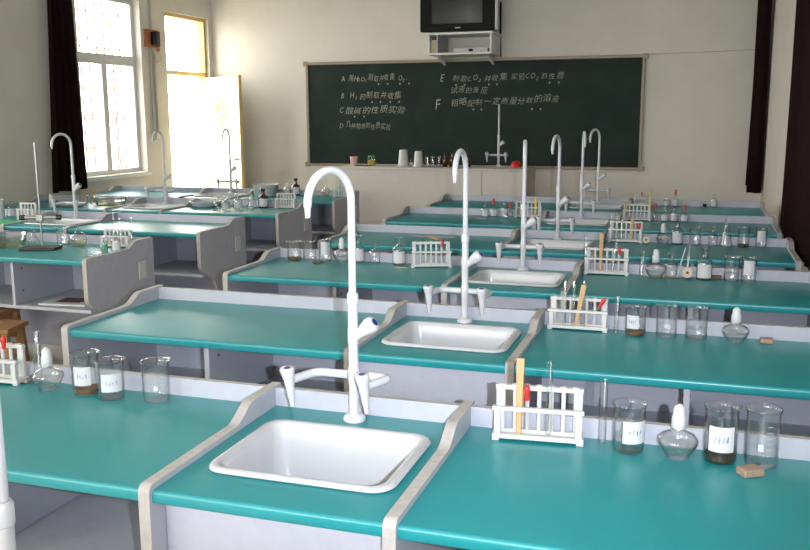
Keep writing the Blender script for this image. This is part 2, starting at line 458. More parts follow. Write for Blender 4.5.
curtain('curtain', 'far black curtain bunched in the corner right of the blackboard', XR - .10, 8.75, 9.12, .74, 3.12, .075, 3, steps=.06)
# ------------------------------------------------------------------ benches
D = .60            # clear depth of a worktop, front edge to splash back
HB = .052          # height of the splash back above the top
PT = .028          # panel thickness
def bull(x0, x1, y0, y1, mb, front=True):
    pr = [(y1, T - .028), (y1, T)]
    if front:
        r = .009
        for k in range(0, 6):
            a = PI / 2 + PI / 2 * k / 5
            pr.append((y0 - .004 + r * math.cos(a), T - r + r * math.sin(a)))
        for k in range(1, 4):
            a = PI + PI / 2 * k / 3
            pr.append((y0 - .009 + .004 * math.cos(a), T - .026 + .004 * math.sin(a)))
        pr.append((y0 + .012, T - .030)); pr.append((y0 + .012, T - .028))
    else:
        pr += [(y0, T), (y0, T - .028)]
    mb.prism(pr, 'x', x0, x1)
    return mb
def panel_profile():
    p = [(.20, 0), (.64, 0), (.64, T + HB + .004)]
    # rear shelf, S curve down to the front
    p += [(.475, T + HB + .004)]
    for k in range(1, 9):
        t = k / 8; s = t * t * (3 - 2 * t)
        p.append((.475 - .105 * t, T + HB + .004 - (HB - .010) * s))
    p += [(.0, T + .0135), (-.014, T + .0115), (-.022, T + .003), (-.024, T - .008), (-.024, .55)]
    for k in range(1, 7):
        t = k / 6; s = t * t * (3 - 2 * t)
        p.append((-.024 + .21 * s * .9, .55 - .15 * t))
    p += [(.20, .34)]
    return p
PROF = panel_profile()
MESH = {}
def cached(key, fn):
    if key not in MESH: MESH[key] = fn()
    return MESH[key]
def side_panel_mesh(cut=0):
    return MB().prism(PROF, 'x', 0, PT, 0, 1).mesh('side_panel', [BOARD, EDGE], 50)
def splash_mesh(L):
    mb = MB(); mb.add([(0, D, T - .02), (L, D, T - .02), (L, D, T + HB), (0, D, T + HB), (0, D + .02, T - .02), (L, D + .02, T - .02), (L, D + .02, T + HB), (0, D + .02, T + HB)],
                      [(0, 1, 2, 3), (3, 2, 6, 7), (4, 7, 6, 5), (0, 3, 7, 4), (1, 5, 6, 2), (0, 4, 5, 1)], [0, 1, 0, 0, 0, 0])
    return mb.mesh('splash_back', [BOARDL, EDGE])
def lab_table(label, x0, x1, y0, ends, socket=None):
    L = x1 - x0
    g = 'side tables of the benches'
    root = thing('lab_table', label, 'lab table', (x0, y0, 0), group=g)
    key = round(L, 3)
    P = lambda n, me, loc=(0, 0, 0), bevel=0: link(n, me, root, loc, bevel=bevel)
    P('worktop', cached(('wt', key), lambda: bull(0, L, 0, D - .0005, MB()).mesh('worktop', [TEAL], 50)))
    P('splash_back', cached(('sb', key), lambda: splash_mesh(L)))
    P('back_panel', cached(('bp', key), lambda: MB().box(0, L, D - .04, D - .022, .09, T - .0285).mesh('back_panel', [BOARDL])))
    P('shelf', cached(('sh', key), lambda: MB().box(.0005, L - .0005, .03, D - .0405, .463, .483).mesh('shelf', [BOARD])), bevel=.002)
    def pm():
        mb = MB().box(L / 2 - .01, L / 2 + .01, .03, D - .0405, .4835, T - .0285)
        me = mb.mesh('partition', [BOARDL]); return me
    pa = P('partition', cached(('pa', key), pm), bevel=.002)
    def sc():
        mb = MB()
        for yy, zz in ((.10, .695), (.40, .695), (.10, .56)):
            for sx in (-1, 1):
                mb.tube([(L / 2 + sx * .0102, yy, zz), (L / 2 + sx * .0122, yy, zz)], .006, 10)
        return mb.mesh('screw_cap', [HOLE])
    link('screw_cap', cached(('sc', key), sc), pa)
    for e in ends:
        ep = P('end_panel', cached('side', side_panel_mesh), (-PT - .0003 if e == 'L' else L + .0003, 0, 0))
    if socket:
        sk = MB().box(0, .008, 0, .075, 0, .115)
        ep2 = link('power_socket', cached('sk', lambda: sk.mesh('power_socket', [PLASTIC])), ep, (PT + .0005, .47, .585), bevel=.003)
    return root
SW = .539
def rrect(x0, x1, y0, y1, r, z, n=6):
    out = []
    for (cx, cy, a0) in ((x1 - r, y1 - r, 0), (x0 + r, y1 - r, PI / 2), (x0 + r, y0 + r, PI), (x1 - r, y0 + r, 1.5 * PI)):
        for k in range(n + 1):
            a = a0 + PI / 2 * k / n
            out.append((cx + r * math.cos(a), cy + r * math.sin(a), z))
    return out
def basin_mesh():
    x0, x1, y0, y1 = .049, .508, .108, .475
    loops = []
    def L(i, z, r): loops.append(rrect(x0 + i, x1 - i, y0 + i, y1 - i, r, z))
    L(.004, T + .0005, .05); L(0, T + .005, .052); L(.003, T + .011, .05); L(.010, T + .014, .045); L(.018, T + .013, .04); L(.026, T + .009, .038)
    L(.031, T - .004, .036); L(.036, T - .06, .04); L(.046, T - .15, .05); L(.060, T - .178, .05); L(.085, T - .188, .05); L(.15, T - .192, .03)
    mb = MB(); v = []; f = []; n = len(loops[0])
    for l in loops: v += l
    for k in range(len(loops) - 1):
        for i in range(n):
            j = (i + 1) % n; f.append((k * n + i, k * n + j, (k + 1) * n + j, (k + 1) * n + i))
    f.append(tuple((len(loops) - 1) * n + i for i in range(n)))
    # underside shell
    o = len(v); lo = [rrect(x0 + .02, x1 - .02, y0 + .02, y1 - .02, .04, T + .0004), rrect(x0 + .04, x1 - .04, y0 + .04, y1 - .04, .05, T - .17), rrect(x0 + .07, x1 - .07, y0 + .07, y1 - .07, .05, T - .205)]
    for l in lo: v += l
    for k in range(2):
        for i in range(n):
            j = (i + 1) % n; f.append((o + k * n + j, o + k * n + i, o + (k + 1) * n + i, o + (k + 1) * n + j))
    f.append(tuple(o + 2 * n + n - 1 - i for i in range(n)))
    for i in range(n):
        j = (i + 1) % n; f.append((j, i, o + i, o + j))
    mb.add(v, f)
    return mb.mesh('sink_basin', [PORC], 60)
def sink_bench(label, x0, y0):
    root = thing('sink_bench', label, 'sink bench', (x0, y0, 0), group='sink units of the benches')
    P = lambda n, me, loc=(0, 0, 0), bevel=0: link(n, me, root, loc, bevel=bevel)
    def wt():
        mb = MB(); hx0, hx1, hy0, hy1 = .072, .485, .131, .452
        bull(0, SW, 0, hy0, mb)
        mb.box(0, hx0, hy0, hy1, T - .028, T).box(hx1, SW, hy0, hy1, T - .028, T).box(0, SW, hy1, D - .0005, T - .028, T)
        return mb.mesh('worktop', [TEAL], 50)
    P('worktop', cached('swt', wt))
    P('splash_back', cached('ssb', lambda: splash_mesh(SW)))
    P('front_panel', cached('sfp', lambda: MB().box(0.0005, SW - .0005, .035, .053, .08, T - .0285).mesh('front_panel', [BOARDL])), bevel=.002)
    P('back_panel', cached('sbp', lambda: MB().box(0.0005, SW - .0005, D - .03, D - .012, .08, T - .0285).mesh('back_panel', [BOARDL])))
    for x in (-PT - .0003, SW + .0003): P('side_panel', cached('side', side_panel_mesh), (x, 0, 0))
    b = P('sink_basin', cached('basin', basin_mesh))
    def dr():
        return MB().lathe([(0, .002), (.012, .002), (.016, .004), (.026, .004), (.028, 0)], 20).mesh('drain', [CHROME])
    link('drain', cached('drain', dr), b, (.27, .285, T - .1918))
    return root

def valve_mb():
    mb = MB().lathe([(0, -.068), (.0058, -.068), (.0066, -.066), (.0072, -.050), (.0095, -.044), (.0105, -.020), (.0128, -.004), (.0128, .004), (.0150, .010), (.0178, .026), (.0182, .033), (.0165, .0348), (0, .035)], 18)
    mb.lathe([(.0, .0352), (.0085, .0352), (.0085, .0344)], 14, 1)
    return mb
def lab_faucet(label, x, y, z, swing=.0, skew=.3, scale=1.0):
    """swing: heading of the spout; skew: heading of the two side outlets (radians from -Y towards -X)."""
    root = thing('lab_faucet', label, 'faucet', (x, y, z + .0005), group='white three-way laboratory faucets')
    def fl(): return MB().lathe([(0, 0), (.030, 0), (.031, .004), (.029, .011), (.022, .017), (.0150, .020), (0, .020)], 24).mesh('base_flange', [COAT])
    def col(): return MB().lathe([(0, .0205), (.0135, .0205), (.0132, .101), (.0152, .106), (.0152, .144), (.0132, .149), (.0132, .21), (.0148, .214), (.0148, .252), (.0132, .258), (.0132, .318), (.0152, .320), (.0152, .345), (.0120, .350), (0, .350)], 20).mesh('column', [COAT])
    link('base_flange', cached('ffl', fl), root)
    link('column', cached('fcol', col), root)
    def neck():
        R = .082; zt = .592
        pts = [(0, 0, .3505), (0, 0, .44), (0, 0, .53), (0, 0, zt)]
        for k in range(1, 17):
            a = PI * k / 16
            pts.append((0, -R + R * math.cos(a), zt + R * math.sin(a)))
        pts += [(0, -2 * R, zt - .004)]
        mb = MB().tube(pts, .0102, 14)
        return mb.mesh('gooseneck', [COAT], 50)
    nk = link('gooseneck', cached('fneck', neck), root, rz=-swing)
    def noz(): return MB().tube([(0, -.164, .5878), (0, -.164, .583), (0, -.164, .562)], [.0078, .0078, .0066], 12).mesh('spout_nozzle', [COAT])
    link('spout_nozzle', cached('fnoz', noz), nk)
    # mid valve
    def mid():
        mb = MB().lathe([(0, .0), (.0105, .0), (.0115, .025), (.0150, .034), (.0185, .052), (.0180, .062), (.0130, .067), (0, .0675)], 18)
        mb.lathe([(0, .0682), (.0085, .0682), (.0085, .0672)], 14, 1)
        mb.rot(Matrix.Rotation(math.radians(52), 4, 'X') @ Matrix.Scale(1.2, 4))
        return mb.mesh('neck_valve', [COAT, BLUE], 50)
    link('neck_valve', cached('fmid', mid), root, (0, 0, .226), rz=math.radians(84))
    for sx in (-1, 1):
        e = Vector((sx * .106, 0, .126)); f = Vector((-math.sin(skew), -math.cos(skew), 0))
        if sx > 0: f = Vector((-math.sin(skew * 1.1), -math.cos(skew * 1.1), 0))
        tip = e + f * .100 - Vector((0, 0, .003))
        a = Vector((sx * .0154, 0, .126))
        path = [a, a.lerp(e, .5), e - Vector((sx * .028, 0, 0))]
        for k in range(1, 6):
            t = k / 6
            path.append((e - Vector((sx * .028, 0, 0))) * (1 - t) ** 2 + e * 2 * t * (1 - t) + (e + f * .028) * t * t)
        path += [e + f * .028, tip - f * .012 + Vector((0, 0, .001))]
        arm = part('side_arm', MB().tube(path, .0115, 12), COAT, root, ang=50)
        def vm(): return valve_mb().rot(Matrix.Scale(1.05, 4)).mesh('side_outlet', [COAT, BLUE], 50)
        vl = link('side_outlet', cached('fval', vm), arm, tuple(tip))
        vl.rotation_euler = (math.radians(9), 0, -skew)
    return root

RY = [-.0165, 1.192, 2.437, 3.667, 4.912, 6.124]
ORD = ['nearest', 'second', 'third', 'fourth', 'fifth', 'farthest']
SWING = [.33, 0, -.18, .13, -.2, .42]
SKEW = [.42, .14, .02, .02, .02, .02]
for i, y in enumerate(RY):
    od = ORD[i]
    lab_table('teal-topped grey table left of the sink in the %s bench row' % od, -PT - 1.143 - .0006, -PT - .0006, y, 'L')
    lab_table('teal-topped grey table right of the sink in the %s bench row' % od, SW + PT + .0006, SW + PT + 1.08, y, 'R')
    sink_bench('grey bench with white sink between two teal tables, %s bench row' % od, 0, y)
    lab_faucet('white gooseneck faucet behind the sink of the %s bench row' % od, .258, y + .55, T, SWING[i], SKEW[i])
# row behind the camera line: only its faucet reaches into the picture
sink_bench('grey sink bench below the bottom left edge of the photo', .03, -1.35)
lab_faucet('overexposed white faucet cut off at the bottom left photo edge', 0.318, -1.35 + .555, T, .9, .2)
LY = [2.60, 3.83, 5.07, 6.28]
LORD = ['first', 'second', 'third', 'last']
LX = -2.19
LSW = [.3, .36, -.02, -.09]
for i, y in enumerate(LY):
    od = LORD[i]
    xs = LX - 1.083 - PT - SW
    fx = xs + .262 - [0, .055, .02, 0][i]
    lab_table('teal-topped aisle table with grey end panel, %s visible left-block row' % od, LX - 1.083 + .0006, LX, y, 'R', socket=True)
    sink_bench('grey sink bench in the %s visible row of the left block' % od, xs, y)
    lab_table('teal table on the window side, %s visible row of the left block' % od, xs - PT - 1.10, xs - PT - .0006, y, 'L')
    lab_faucet('white gooseneck faucet at the sink of the %s left-block row' % od, fx, y + .55, T, LSW[i], [.2, .2, .3, -.1][i])

# stools under the left block
def stool(label, x, y, rz):
    root = thing('wooden_stool', label, 'stool', (x, y, 0), rz, group='stools by the left block')
    part('seat', MB().box(-.16, .16, -.12, .12, .42, .45), STOOLW, root, bevel=.006)
    for sx in (-1, 1):
        for sy in (-1, 1):
            q = MB(); a, b = Vector((sx * .125, sy * .085, .4195)), Vector((sx * .145, sy * .105, 0))
            v = []
            for c, r in ((b, .018), (a, .018)):
                v += [(c.x - r, c.y - r, c.z), (c.x + r, c.y - r, c.z), (c.x + r, c.y + r, c.z), (c.x - r, c.y + r, c.z)]
            q.add(v, [(0, 3, 2, 1), (4, 5, 6, 7), (0, 1, 5, 4), (1, 2, 6, 5), (2, 3, 7, 6), (3, 0, 4, 7)])
            part('leg', q, STOOLW, root, bevel=.003)
    for sy in (-1, 1):
        part('apron', MB().box(-.10, .10, sy * .085 - .008, sy * .085 + .008, .36, .419), STOOLW, root)
        part('stretcher', MB().box(-.122, .122, sy * .093 - .008, sy * .093 + .008, .14, .17), STOOLW, root)
    return root
stool('brown wooden stool, nearer one at the left photo edge', -2.60, 2.29, .25)
stool('brown wooden stool half hidden behind the nearer stool', -2.96, 2.66, .1)

# teacher desk
td = thing('teacher_desk', 'long pale grey teacher desk with pale top before the blackboard', 'desk', (-1.70, 7.80, 0))
part('desk_top', MB().box(-1.08, 1.10, -.012, .66, .995, 1.02), DESK, td, bevel=.006)
part('front_panel', MB().box(-1.06, .61, 0, .02, 0, 0.9945), DESK, td)
part('front_panel', MB().box(.616, 1.06, 0, .02, 0, 0.9945), DESK, td)
part('side_panel', MB().box(1.0605, 1.08, .0, .65, 0, 0.9945), DESK, td)
part('side_panel', MB().box(-1.08, -1.0605, .0, .65, 0, 0.9945), DESK, td)
part('rear_panel', MB().box(-1.06, 1.06, .5, .52, .1, 0.9945), DESK, td)
lab_faucet('white gooseneck faucet standing on the teacher desk', -1.01, 8.28, 1.02, -.2, .05)

# tray and booklet on the shelf of the nearest left-block table
bk = thing('booklet', 'white booklet with dark maroon cover picture on the left-block shelf', 'booklet', (-2.46, 2.80, .4835), .12)
part('pages', MB().box(-.15, .15, -.11, .11, 0, .010), PAPER, bk)
part('cover_picture', MB().box(-.07, .09, -.06, .07, .0105, .0125), MAGAZ, bk)

# retort stand
rs = thing('retort_stand', 'iron retort stand with tall rod on the first left-block table', 'retort stand', (-2.74, 2.90, T + .0005), .35)
part('base_plate', MB().box(-.11, .11, -.075, .075, 0, .016), DARKMETAL, rs, bevel=.005)
part('rod', MB().tube([(0, .03, .0165), (0, .03, .655)], .0065, 10), STEEL, rs)
cl = MB().box(-.02, .02, .012, .048, .175, .215)
cl.tube([(-.095, .03, .195), (-.02, .03, .195)], .012, 10).tube([(.02, .03, .195), (.10, .03, .195)], .012, 10)
cp = part('clamp', cl, STEEL, rs, bevel=.002)
part('clamp_tip', MB().tube([(-.125, .03, .195), (-.0955, .03, .195)], .016, 12).tube([(.1005, .03, .195), (.125, .03, .195)], .016, 12), DARKMETAL, cp)
# ------------------------------------------------------------------ glassware and small things
CAM = Vector((1.0999, -1.6095, 1.5875))
def face_angle(x, y): return math.atan2(CAM.y - y, CAM.x - x)
def vessel(prof_out, t=.0022, seg=28, fn=None):
    """closed glass wall: outer profile bottom->rim, then back down inside"""
    inner = [(max(r - t, .0005), z + (t if z < .006 else 0)) for r, z in prof_out[::-1]]
    prof = [(0, prof_out[0][1])] + prof_out + inner + [(0, inner[-1][1])]
    k_rim = len(prof_out)
    return MB().lathe(prof, seg, 0, fn=(lambda a, k: fn(a, abs(k - k_rim - .5))) if fn else None)
def liquid(prof): return MB().lathe(prof, 24)
def label_patch(r, z0, z1, half, mats_ink=True, scrib=2, seed=1):
    mb = MB(); n = 10; v = []; f = []
    for rr in (r, r + .0006):
        for i in range(n + 1):
            a = -half + 2 * half * i / n
            v += [(rr * math.cos(a), rr * math.sin(a), z0), (rr * math.cos(a), rr * math.sin(a), z1)]
    m = 2 * (n + 1)
    for i in range(n):
        a = 2 * i
        f += [(m + a, m + a + 2, m + a + 3, m + a + 1), (a, a + 1, a + 3, a + 2), (a, a + 2, m + a + 2, m + a), (a + 1, m + a + 1, m + a + 3, a + 3)]
    f += [(0, m, m + 1, 1), (m - 2, m - 1, 2 * m - 1, 2 * m - 2)]
    mb.add(v, f)
    rnd = random.Random(seed)
    if mats_ink:
        zc = (z0 + z1) / 2; s = (z1 - z0) * .16; q = half * .6
        for k in range(4):
            a0 = -q + 2 * q * (k + .15) / 4; da = q * .3
            for j in range(2):
                p = []
                for i in range(4):
                    a = a0 + da * rnd.uniform(0, 1); z = zc + s * rnd.uniform(-1, 1)
                    p.append(((r + .0012) * math.cos(a), (r + .0012) * math.sin(a), z))
                mb.tube(p, .0005, 4, 1)
    return mb
GRP = {}
def base_thing(name, label, cat, x, y, z, group=None, rz=0.0):
    return thing(name, label, cat, (x, y, z + .0006), rz, group)

def beaker(x, y, z, r, h, o, lab):
    r = r * .92
    fa = face_angle(x, y)
    root = base_thing('beaker', lab, 'beaker', x, y, z, 'glass beakers on the benches', fa)
    pr = [(r * .86, 0), (r * .95, .002), (r, .009), (r, h * .86), (r * 1.01, h - .009), (r * 1.06, h - .0035), (r * 1.10, h - .0025), (r * 1.105, h - .001), (r * 1.09, h)]
    sp = 1.9 if (x * 37) % 1 > .5 else 2.6
    def fn(a, k):
        d = (a - sp + PI) % (2 * PI) - PI
        return 1 + (.13 * math.exp(-(d / .22) ** 2) if k < 2.2 else 0)
    part('glass_body', vessel(pr, .0021, 36, fn), GLASS, root, ang=60)
    ri = r - .0026
    if o.get('liq') == 'clear':
        part('liquid', liquid([(0, .0026), (ri * .9, .0026), (ri, .010), (ri, h * .34), (ri * .96, h * .335), (0, h * .333)]), WATER, root)
    elif o.get('liq') in ('brown', 'dark'):
        part('sediment', liquid([(0, .0026), (ri * .9, .0026), (ri, .009), (ri, h * .13), (ri * .9, h * .12), (0, h * .12)]), SEDB if o['liq'] == 'brown' else SEDD, root)
    if o.get('label'):
        k = o['label']
        z0, z1, hf = {1: (h * .26, h * .72, .62), 2: (h * .24, h * .70, .78), 3: (h * .30, h * .86, .70)}[k]
        sh = part('paper_label', label_patch(r + .0004, z0, z1, hf, k in (1, 2) and y < 2, seed=int(x * 100) % 97), [PAPER, INK], root, rz=.42 if .9 < x < 1.05 and y < 1 else {1: -.30, 2: .05, 3: 0}[k])
    if o.get('grad'):
        mb = MB()
        for i in range(6):
            zz = h * (.25 + .1 * i); v = []
            for a in (.25, .42, .59):
                v.append(((r + .0004) * math.cos(a), (r + .0004) * math.sin(a), zz))
            mb.tube(v, .0006, 4)
        mb2 = label_patch(r + .0003, h * .32, h * .44, .16, False)
        mb2.v = [tuple(Matrix.Rotation(-.05, 3, 'Z') @ Vector(p)) for p in mb2.v]
        mb.add(mb2.v, mb2.f)
        part('graduation_marks', mb, FROST, root)
    return root
def lamp(x, y, z, r, h, o, lab):
    root = base_thing('spirit_lamp', lab, 'spirit lamp', x, y, z, 'glass spirit lamps on the benches')
    hb = h * .50
    pr = [(r * .56, 0), (r * .60, .003), (r * .62, hb * .10), (r * .85, hb * .34), (r * .985, hb * .55), (r, hb * .63), (r * .97, hb * .72), (r * .78, hb * .86), (r * .42, hb * .97), (r * .31, hb * 1.04), (r * .30, hb * 1.22), (r * .33, hb * 1.26)]
    part('glass_bowl', vessel(pr, .002, 30), GLASS, root, ang=70)
    k = .94
    part('alcohol', liquid([(0, .0028), (r * .54, .0028), (r * .57, hb * .11), (r * .79, hb * .34), (r * .92, hb * .54), (0, hb * .545)]), WATER, root, ang=60)
    c0 = hb * 1.27
    part('wick_holder', MB().lathe([(0, c0), (r * .28, c0), (r * .28, c0 + .004), (r * .12, c0 + .006), (r * .12, c0 + .02), (0, c0 + .02)], 16), PORC, root)
    w = part('wick', MB().tube([(0, 0, c0 + .0202), (.001, 0, c0 + .028)], .0035, 8), PAPER, root)
    rc = r * .36
    z0 = hb * 1.10
    cap = [(rc * .92, z0), (rc * 1.0, z0 + .002), (rc * .98, z0 + (h - z0) * .45), (rc * .80, z0 + (h - z0) * .55), (rc * .78, z0 + (h - z0) * .80), (rc * .62, h - .006), (rc * .3, h - .001), (0, h)]
    inn = [(0, h - .004), (rc * .5, h - .009), (rc * .86, z0 + (h - z0) * .42), (rc * .86, z0)]
    part('glass_cap', MB().lathe(cap + inn + [cap[0]], 24), FROST, root, ang=60)
    return root
def bottle(x, y, z, r, h, o, lab, kind='bottle'):
    fa = face_angle(x, y)
    root = base_thing('reagent_bottle' if kind == 'bottle' else 'amber_bottle', lab, 'bottle', x, y, z, 'small reagent bottles on the benches', fa)
    hs = h * .60
    pr = [(r * .92, 0), (r, .004), (r, hs * .86), (r * .93, hs * .95), (r * .62, hs * 1.05), (r * .40, hs * 1.13), (r * .36, hs * 1.20), (r * .36, h * .86), (r * .50, h * .875), (r * .50, h * .90)]
    part('glass_body', vessel(pr, .002, 22), GLASS if kind == 'bottle' else BROWNG, root, ang=60)
    st = part('stopper', MB().lathe([(0, h * .80), (r * .31, h * .80), (r * .335, h * .901), (r * .52, h * .93), (r * .54, h * .96), (r * .40, h), (0, h)], 16), GLASS if kind == 'bottle' else [BROWNG, SEDB][0], root, ang=50)
    if o.get('label') == 4:
        part('paper_label', label_patch(r + .0005, hs * .2, hs * .75, .9, False), GREENM, root)
    elif o.get('label'):
        part('paper_label', label_patch(r + .0005, hs * .12, hs * .80, 1.0, False), PAPER, root)
    return root
def brownbottle(x, y, z, r, h, o, lab): return bottle(x, y, z, r, h, o, lab, 'amber')
def dropbottle(x, y, z, r, h, o, lab):
    fa = face_angle(x, y)
    root = base_thing('dropper_bottle', lab, 'bottle', x, y, z, 'dropper bottles with red bulbs', fa)
    hs = h * .52
    pr = [(r * .92, 0), (r, .004), (r, hs * .82), (r * .7, hs * .95), (r * .38, hs * 1.04), (r * .36, hs * 1.18), (r * .42, hs * 1.2)]
    part('glass_body', vessel(pr, .002, 20), GLASS, root, ang=60)
    part('pipette', MB().tube([(0, 0, hs * .2), (0, 0, hs * 1.28)], .0035, 8), GLASS, root)
    part('red_bulb', MB().lathe([(0, hs * 1.21), (.0065, hs * 1.21), (.0085, hs * 1.3), (.010, h * .82), (.0095, h * .94), (.006, h * .99), (0, h)], 14), RED, root)
    if o.get('label'): part('paper_label', label_patch(r + .0005, hs * .12, hs * .74, 1.0, False), PAPER, root)
    return root
def conical(x, y, z, r, h, o, lab):
    root = base_thing('conical_flask', lab, 'flask', x, y, z, 'conical flasks')
    pr = [(r * .92, 0), (r, .006), (r * .98, .014), (r * .36, h * .68), (r * .31, h * .76), (r * .31, h * .96), (r * .40, h)]
    part('glass_body', vessel(pr, .0022, 26), GLASS, root, ang=60)
    part('graduation_marks', label_patch(r * .70, h * .36, h * .40, .3, False), FROST, root, rz=face_angle(x, y))
    return root
def florence(x, y, z, r, h, o, lab):
    root = base_thing('round_flask', lab, 'flask', x, y, z, 'round-bodied flasks')
    zc = r * .86
    pr = [(r * .5, 0)] + [(r * math.cos(a), zc + r * .92 * math.sin(a)) for a in [-.9, -.6, -.3, 0, .3, .6, .9, 1.12]] + [(r * .30, zc + r * 1.0), (r * .27, zc + r * 1.2), (r * .27, h * .97), (r * .36, h)]
    part('glass_body', vessel(pr, .002, 26), GLASS, root, ang=60)
    rr = r - .0028
    part('liquid', liquid([(0, .0028), (r * .46, .0028)] + [(rr * math.cos(a), zc + rr * .92 * math.sin(a)) for a in [-.9, -.6, -.3, -.05]] + [(0, zc - .002)]), PALEY, root, ang=60)
    return root
def tube(x, y, z, r, h, o, lab):
    root = base_thing('glass_tube', lab, 'glass tube', x, y, z, 'upright glass tubes')
    r = min(r, .011); pr = [(r * .95, 0), (r, .002), (r, h - .003), (r * 1.14, h)]
    part('glass_body', vessel(pr, .0014, 18), GLASS, root, ang=60)
    part('foot', MB().lathe([(0, -.0003), (r * 1.3, -.0003), (r * 1.3, .0012), (r * 1.02, .0016)], 18), GLASS, root)
    return root
def dish(x, y, z, r, h, o, lab):
    root = base_thing('shallow_dish', lab, 'dish', x, y, z, 'shallow dishes')
    h = max(h, .022)
    pr = [(r * .72, 0), (r * .86, h * .3), (r * .97, h * .85), (r, h)]
    part('dish_body', vessel(pr, .003, 36), PORC if o.get('c') == 'white' else GLASS, root, ang=60)
    if o.get('c') == 'white': part('rolled_rim', MB().lathe([(r - .004, h), (r + .002, h + .0005), (r + .0045, h + .003), (r + .001, h + .0055), (r - .004, h + .003), (r - .004, h)], 36), PORC, root, ang=80)
    return root
def trough(x, y, z, r, h, o, lab):
    root = base_thing('round_trough', lab, 'trough', x, y, z, 'round troughs')
    pr = [(r * .84, 0), (r * .88, .004), (r * .98, h * .93), (r * 1.03, h * .97), (r * 1.03, h)]
    part('trough_wall', vessel(pr, .004, 40), PLASTIC if o.get('c') == 'white' else GLASS, root, ang=60)
    if not o.get('c'): part('water', liquid([(0, .0045), (r * .85, .0045), (r * .91, h * .5), (0, h * .5)]), PALEY, root)
    return root
def cup(x, y, z, r, h, o, lab):
    root = base_thing('cup', lab, 'cup', x, y, z, 'plastic cups')
    a, b = (1.0, .70) if o.get('inv') else (.80, 1.0)
    m = PINK if o.get('c') == 'pink' else PLASTIC
    pr = [(r * a * .97, 0), (r * a, .003), (r * b, h * .97)]
    if o.get('inv'):
        part('cup_wall', MB().lathe([(0, 0), (r, 0), (r * 1.02, .008), (r * .98, .012), (r * .72, h * .97), (r * .66, h), (0, h)], 28), m, root)
    else:
        part('cup_wall', vessel([(r * .8, 0), (r * .82, .003), (r, h)], .0025, 28), m, root)
    part('rim_band', MB().lathe([(r * (1.0 if o.get('inv') else .985), .014 if o.get('inv') else h * .93), (r * 1.03, .014 if o.get('inv') else h * .94), (r * 1.03, .02 if o.get('inv') else h * .97), (r * .97, .021 if o.get('inv') else h * .975)], 28), m, root)
    return root
def jar(x, y, z, r, h, o, lab):
    root = base_thing('jar', lab, 'jar', x, y, z)
    m = GLASS if o.get('c') == 'jar' else PLASTIC
    part('jar_body', vessel([(r * .95, 0), (r, .004), (r, h * .78), (r * .8, h * .84)], .003, 24), m, root)
    if o.get('c') == 'jar': part('powder', liquid([(0, .0035), (r * .92, .0035), (r * .92, h * .5), (0, h * .52)]), POWDER, root)
    part('lid', MB().lathe([(0, h * .85), (r * .86, h * .85), (r * .88, h * .97), (r * .8, h), (0, h)], 24), PLASTIC if not o.get('c') else GREENM, root)
    return root
def clampbeaker(x, y, z, r, h, o, lab):
    root = beaker(x, y, z, r, h * .55, dict(), lab)
    for k in range(3):
        a = 2.1 * k + x
        q = MB(); dx, dy = r * .30 * math.cos(a), r * .30 * math.sin(a)
        for s_ in (-.004, .004): q.tube([(dx * .4 + s_, dy * .4, .008), (dx * 1.6 + s_, dy * 1.6, h * (.86 + .05 * k))], .0042, 6)
        w_ = part('wooden_clamp', q, WOOD, root)
    return root
def cork(x, y, z, r, h, o, lab):
    root = base_thing('cork', lab, 'cork', x, y, z + r * .95)
    q = MB().lathe([(0, -.016), (r * .9, -.016), (r, .016), (0, .016)], 20).lathe([(0, .0165), (r * .3, .0165), (r * .3, .017)], 12, 1)
    q.rot(Matrix.Rotation(PI / 2 - .25, 4, 'X'))
    part('cork_body', q, [CORKM, BROWNW], root)
    root.location.z = z + .0005 + r * .98 + .006
    return root
def dome(x, y, z, r, h, o, lab):
    root = base_thing('plastic_dome', lab, 'dome', x, y, z)
    part('dome_shell', MB().lathe([(0, 0), (r, 0), (r * .98, h * .3), (r * .8, h * .7), (r * .45, h * .94), (0, h)], 24), RED, root, ang=60)
    part('base_ring', MB().lathe([(r * 1.001, .0), (r * 1.08, .0), (r * 1.08, .008), (r * 1.001, .009)], 24), RED, root)
    return root
def block(x, y, z, w, _, o, lab):
    c = {'tan': TAN, 'brown': BROWNW, 'greywood': GREYWOOD, 'pine': WOOD, 'paper': PAPER, 'green': GREENM, 'black': BLACKP}[o['c']]
    nm = {'tan': 'wood_block', 'brown': 'wood_block', 'greywood': 'wood_block', 'pine': 'wood_strip', 'paper': 'paper_sheet', 'green': 'plastic_mat', 'black': 'rubber_stopper'}[o['c']]
    d, h = o['d'], o['h']
    mb = MB()
    if o['c'] == 'black': mb.lathe([(0, 0), (w * .42, 0), (w * .5, h), (0, h)], 18)
    elif o['c'] == 'paper':
        n = 6; v = []; f = []
        for zz in (0, .0006):
            for i in range(n + 1):
                u = i / n; lift = .004 * (abs(u - .5) * 2) ** 3
                v += [(-w / 2 + w * u, -d / 2, zz + lift), (-w / 2 + w * u, d / 2, zz + lift * .6)]
        m = 2 * (n + 1)
        for i in range(n):
            a = 2 * i; f += [(a, a + 1, a + 3, a + 2), (m + a, m + a + 2, m + a + 3, m + a + 1), (a, a + 2, m + a + 2, m + a), (a + 1, m + a + 1, m + a + 3, a + 3)]
        f += [(0, m, m + 1, 1), (m - 2, m - 1, 2 * m - 1, 2 * m - 2)]
        mb.add(v, f)
    else: mb.box(-w / 2, w / 2, -d / 2, d / 2, 0, h)
    ob = part(nm, mb, c, None, (x, y, z + .0006), o.get('a', 0), bevel=0 if o['c'] in ('paper', 'black') else min(.0025, h * .3))
    return tag(ob, lab, {'wood_block': 'wood block', 'wood_strip': 'wood strip', 'paper_sheet': 'paper', 'plastic_mat': 'mat', 'rubber_stopper': 'stopper'}[nm])
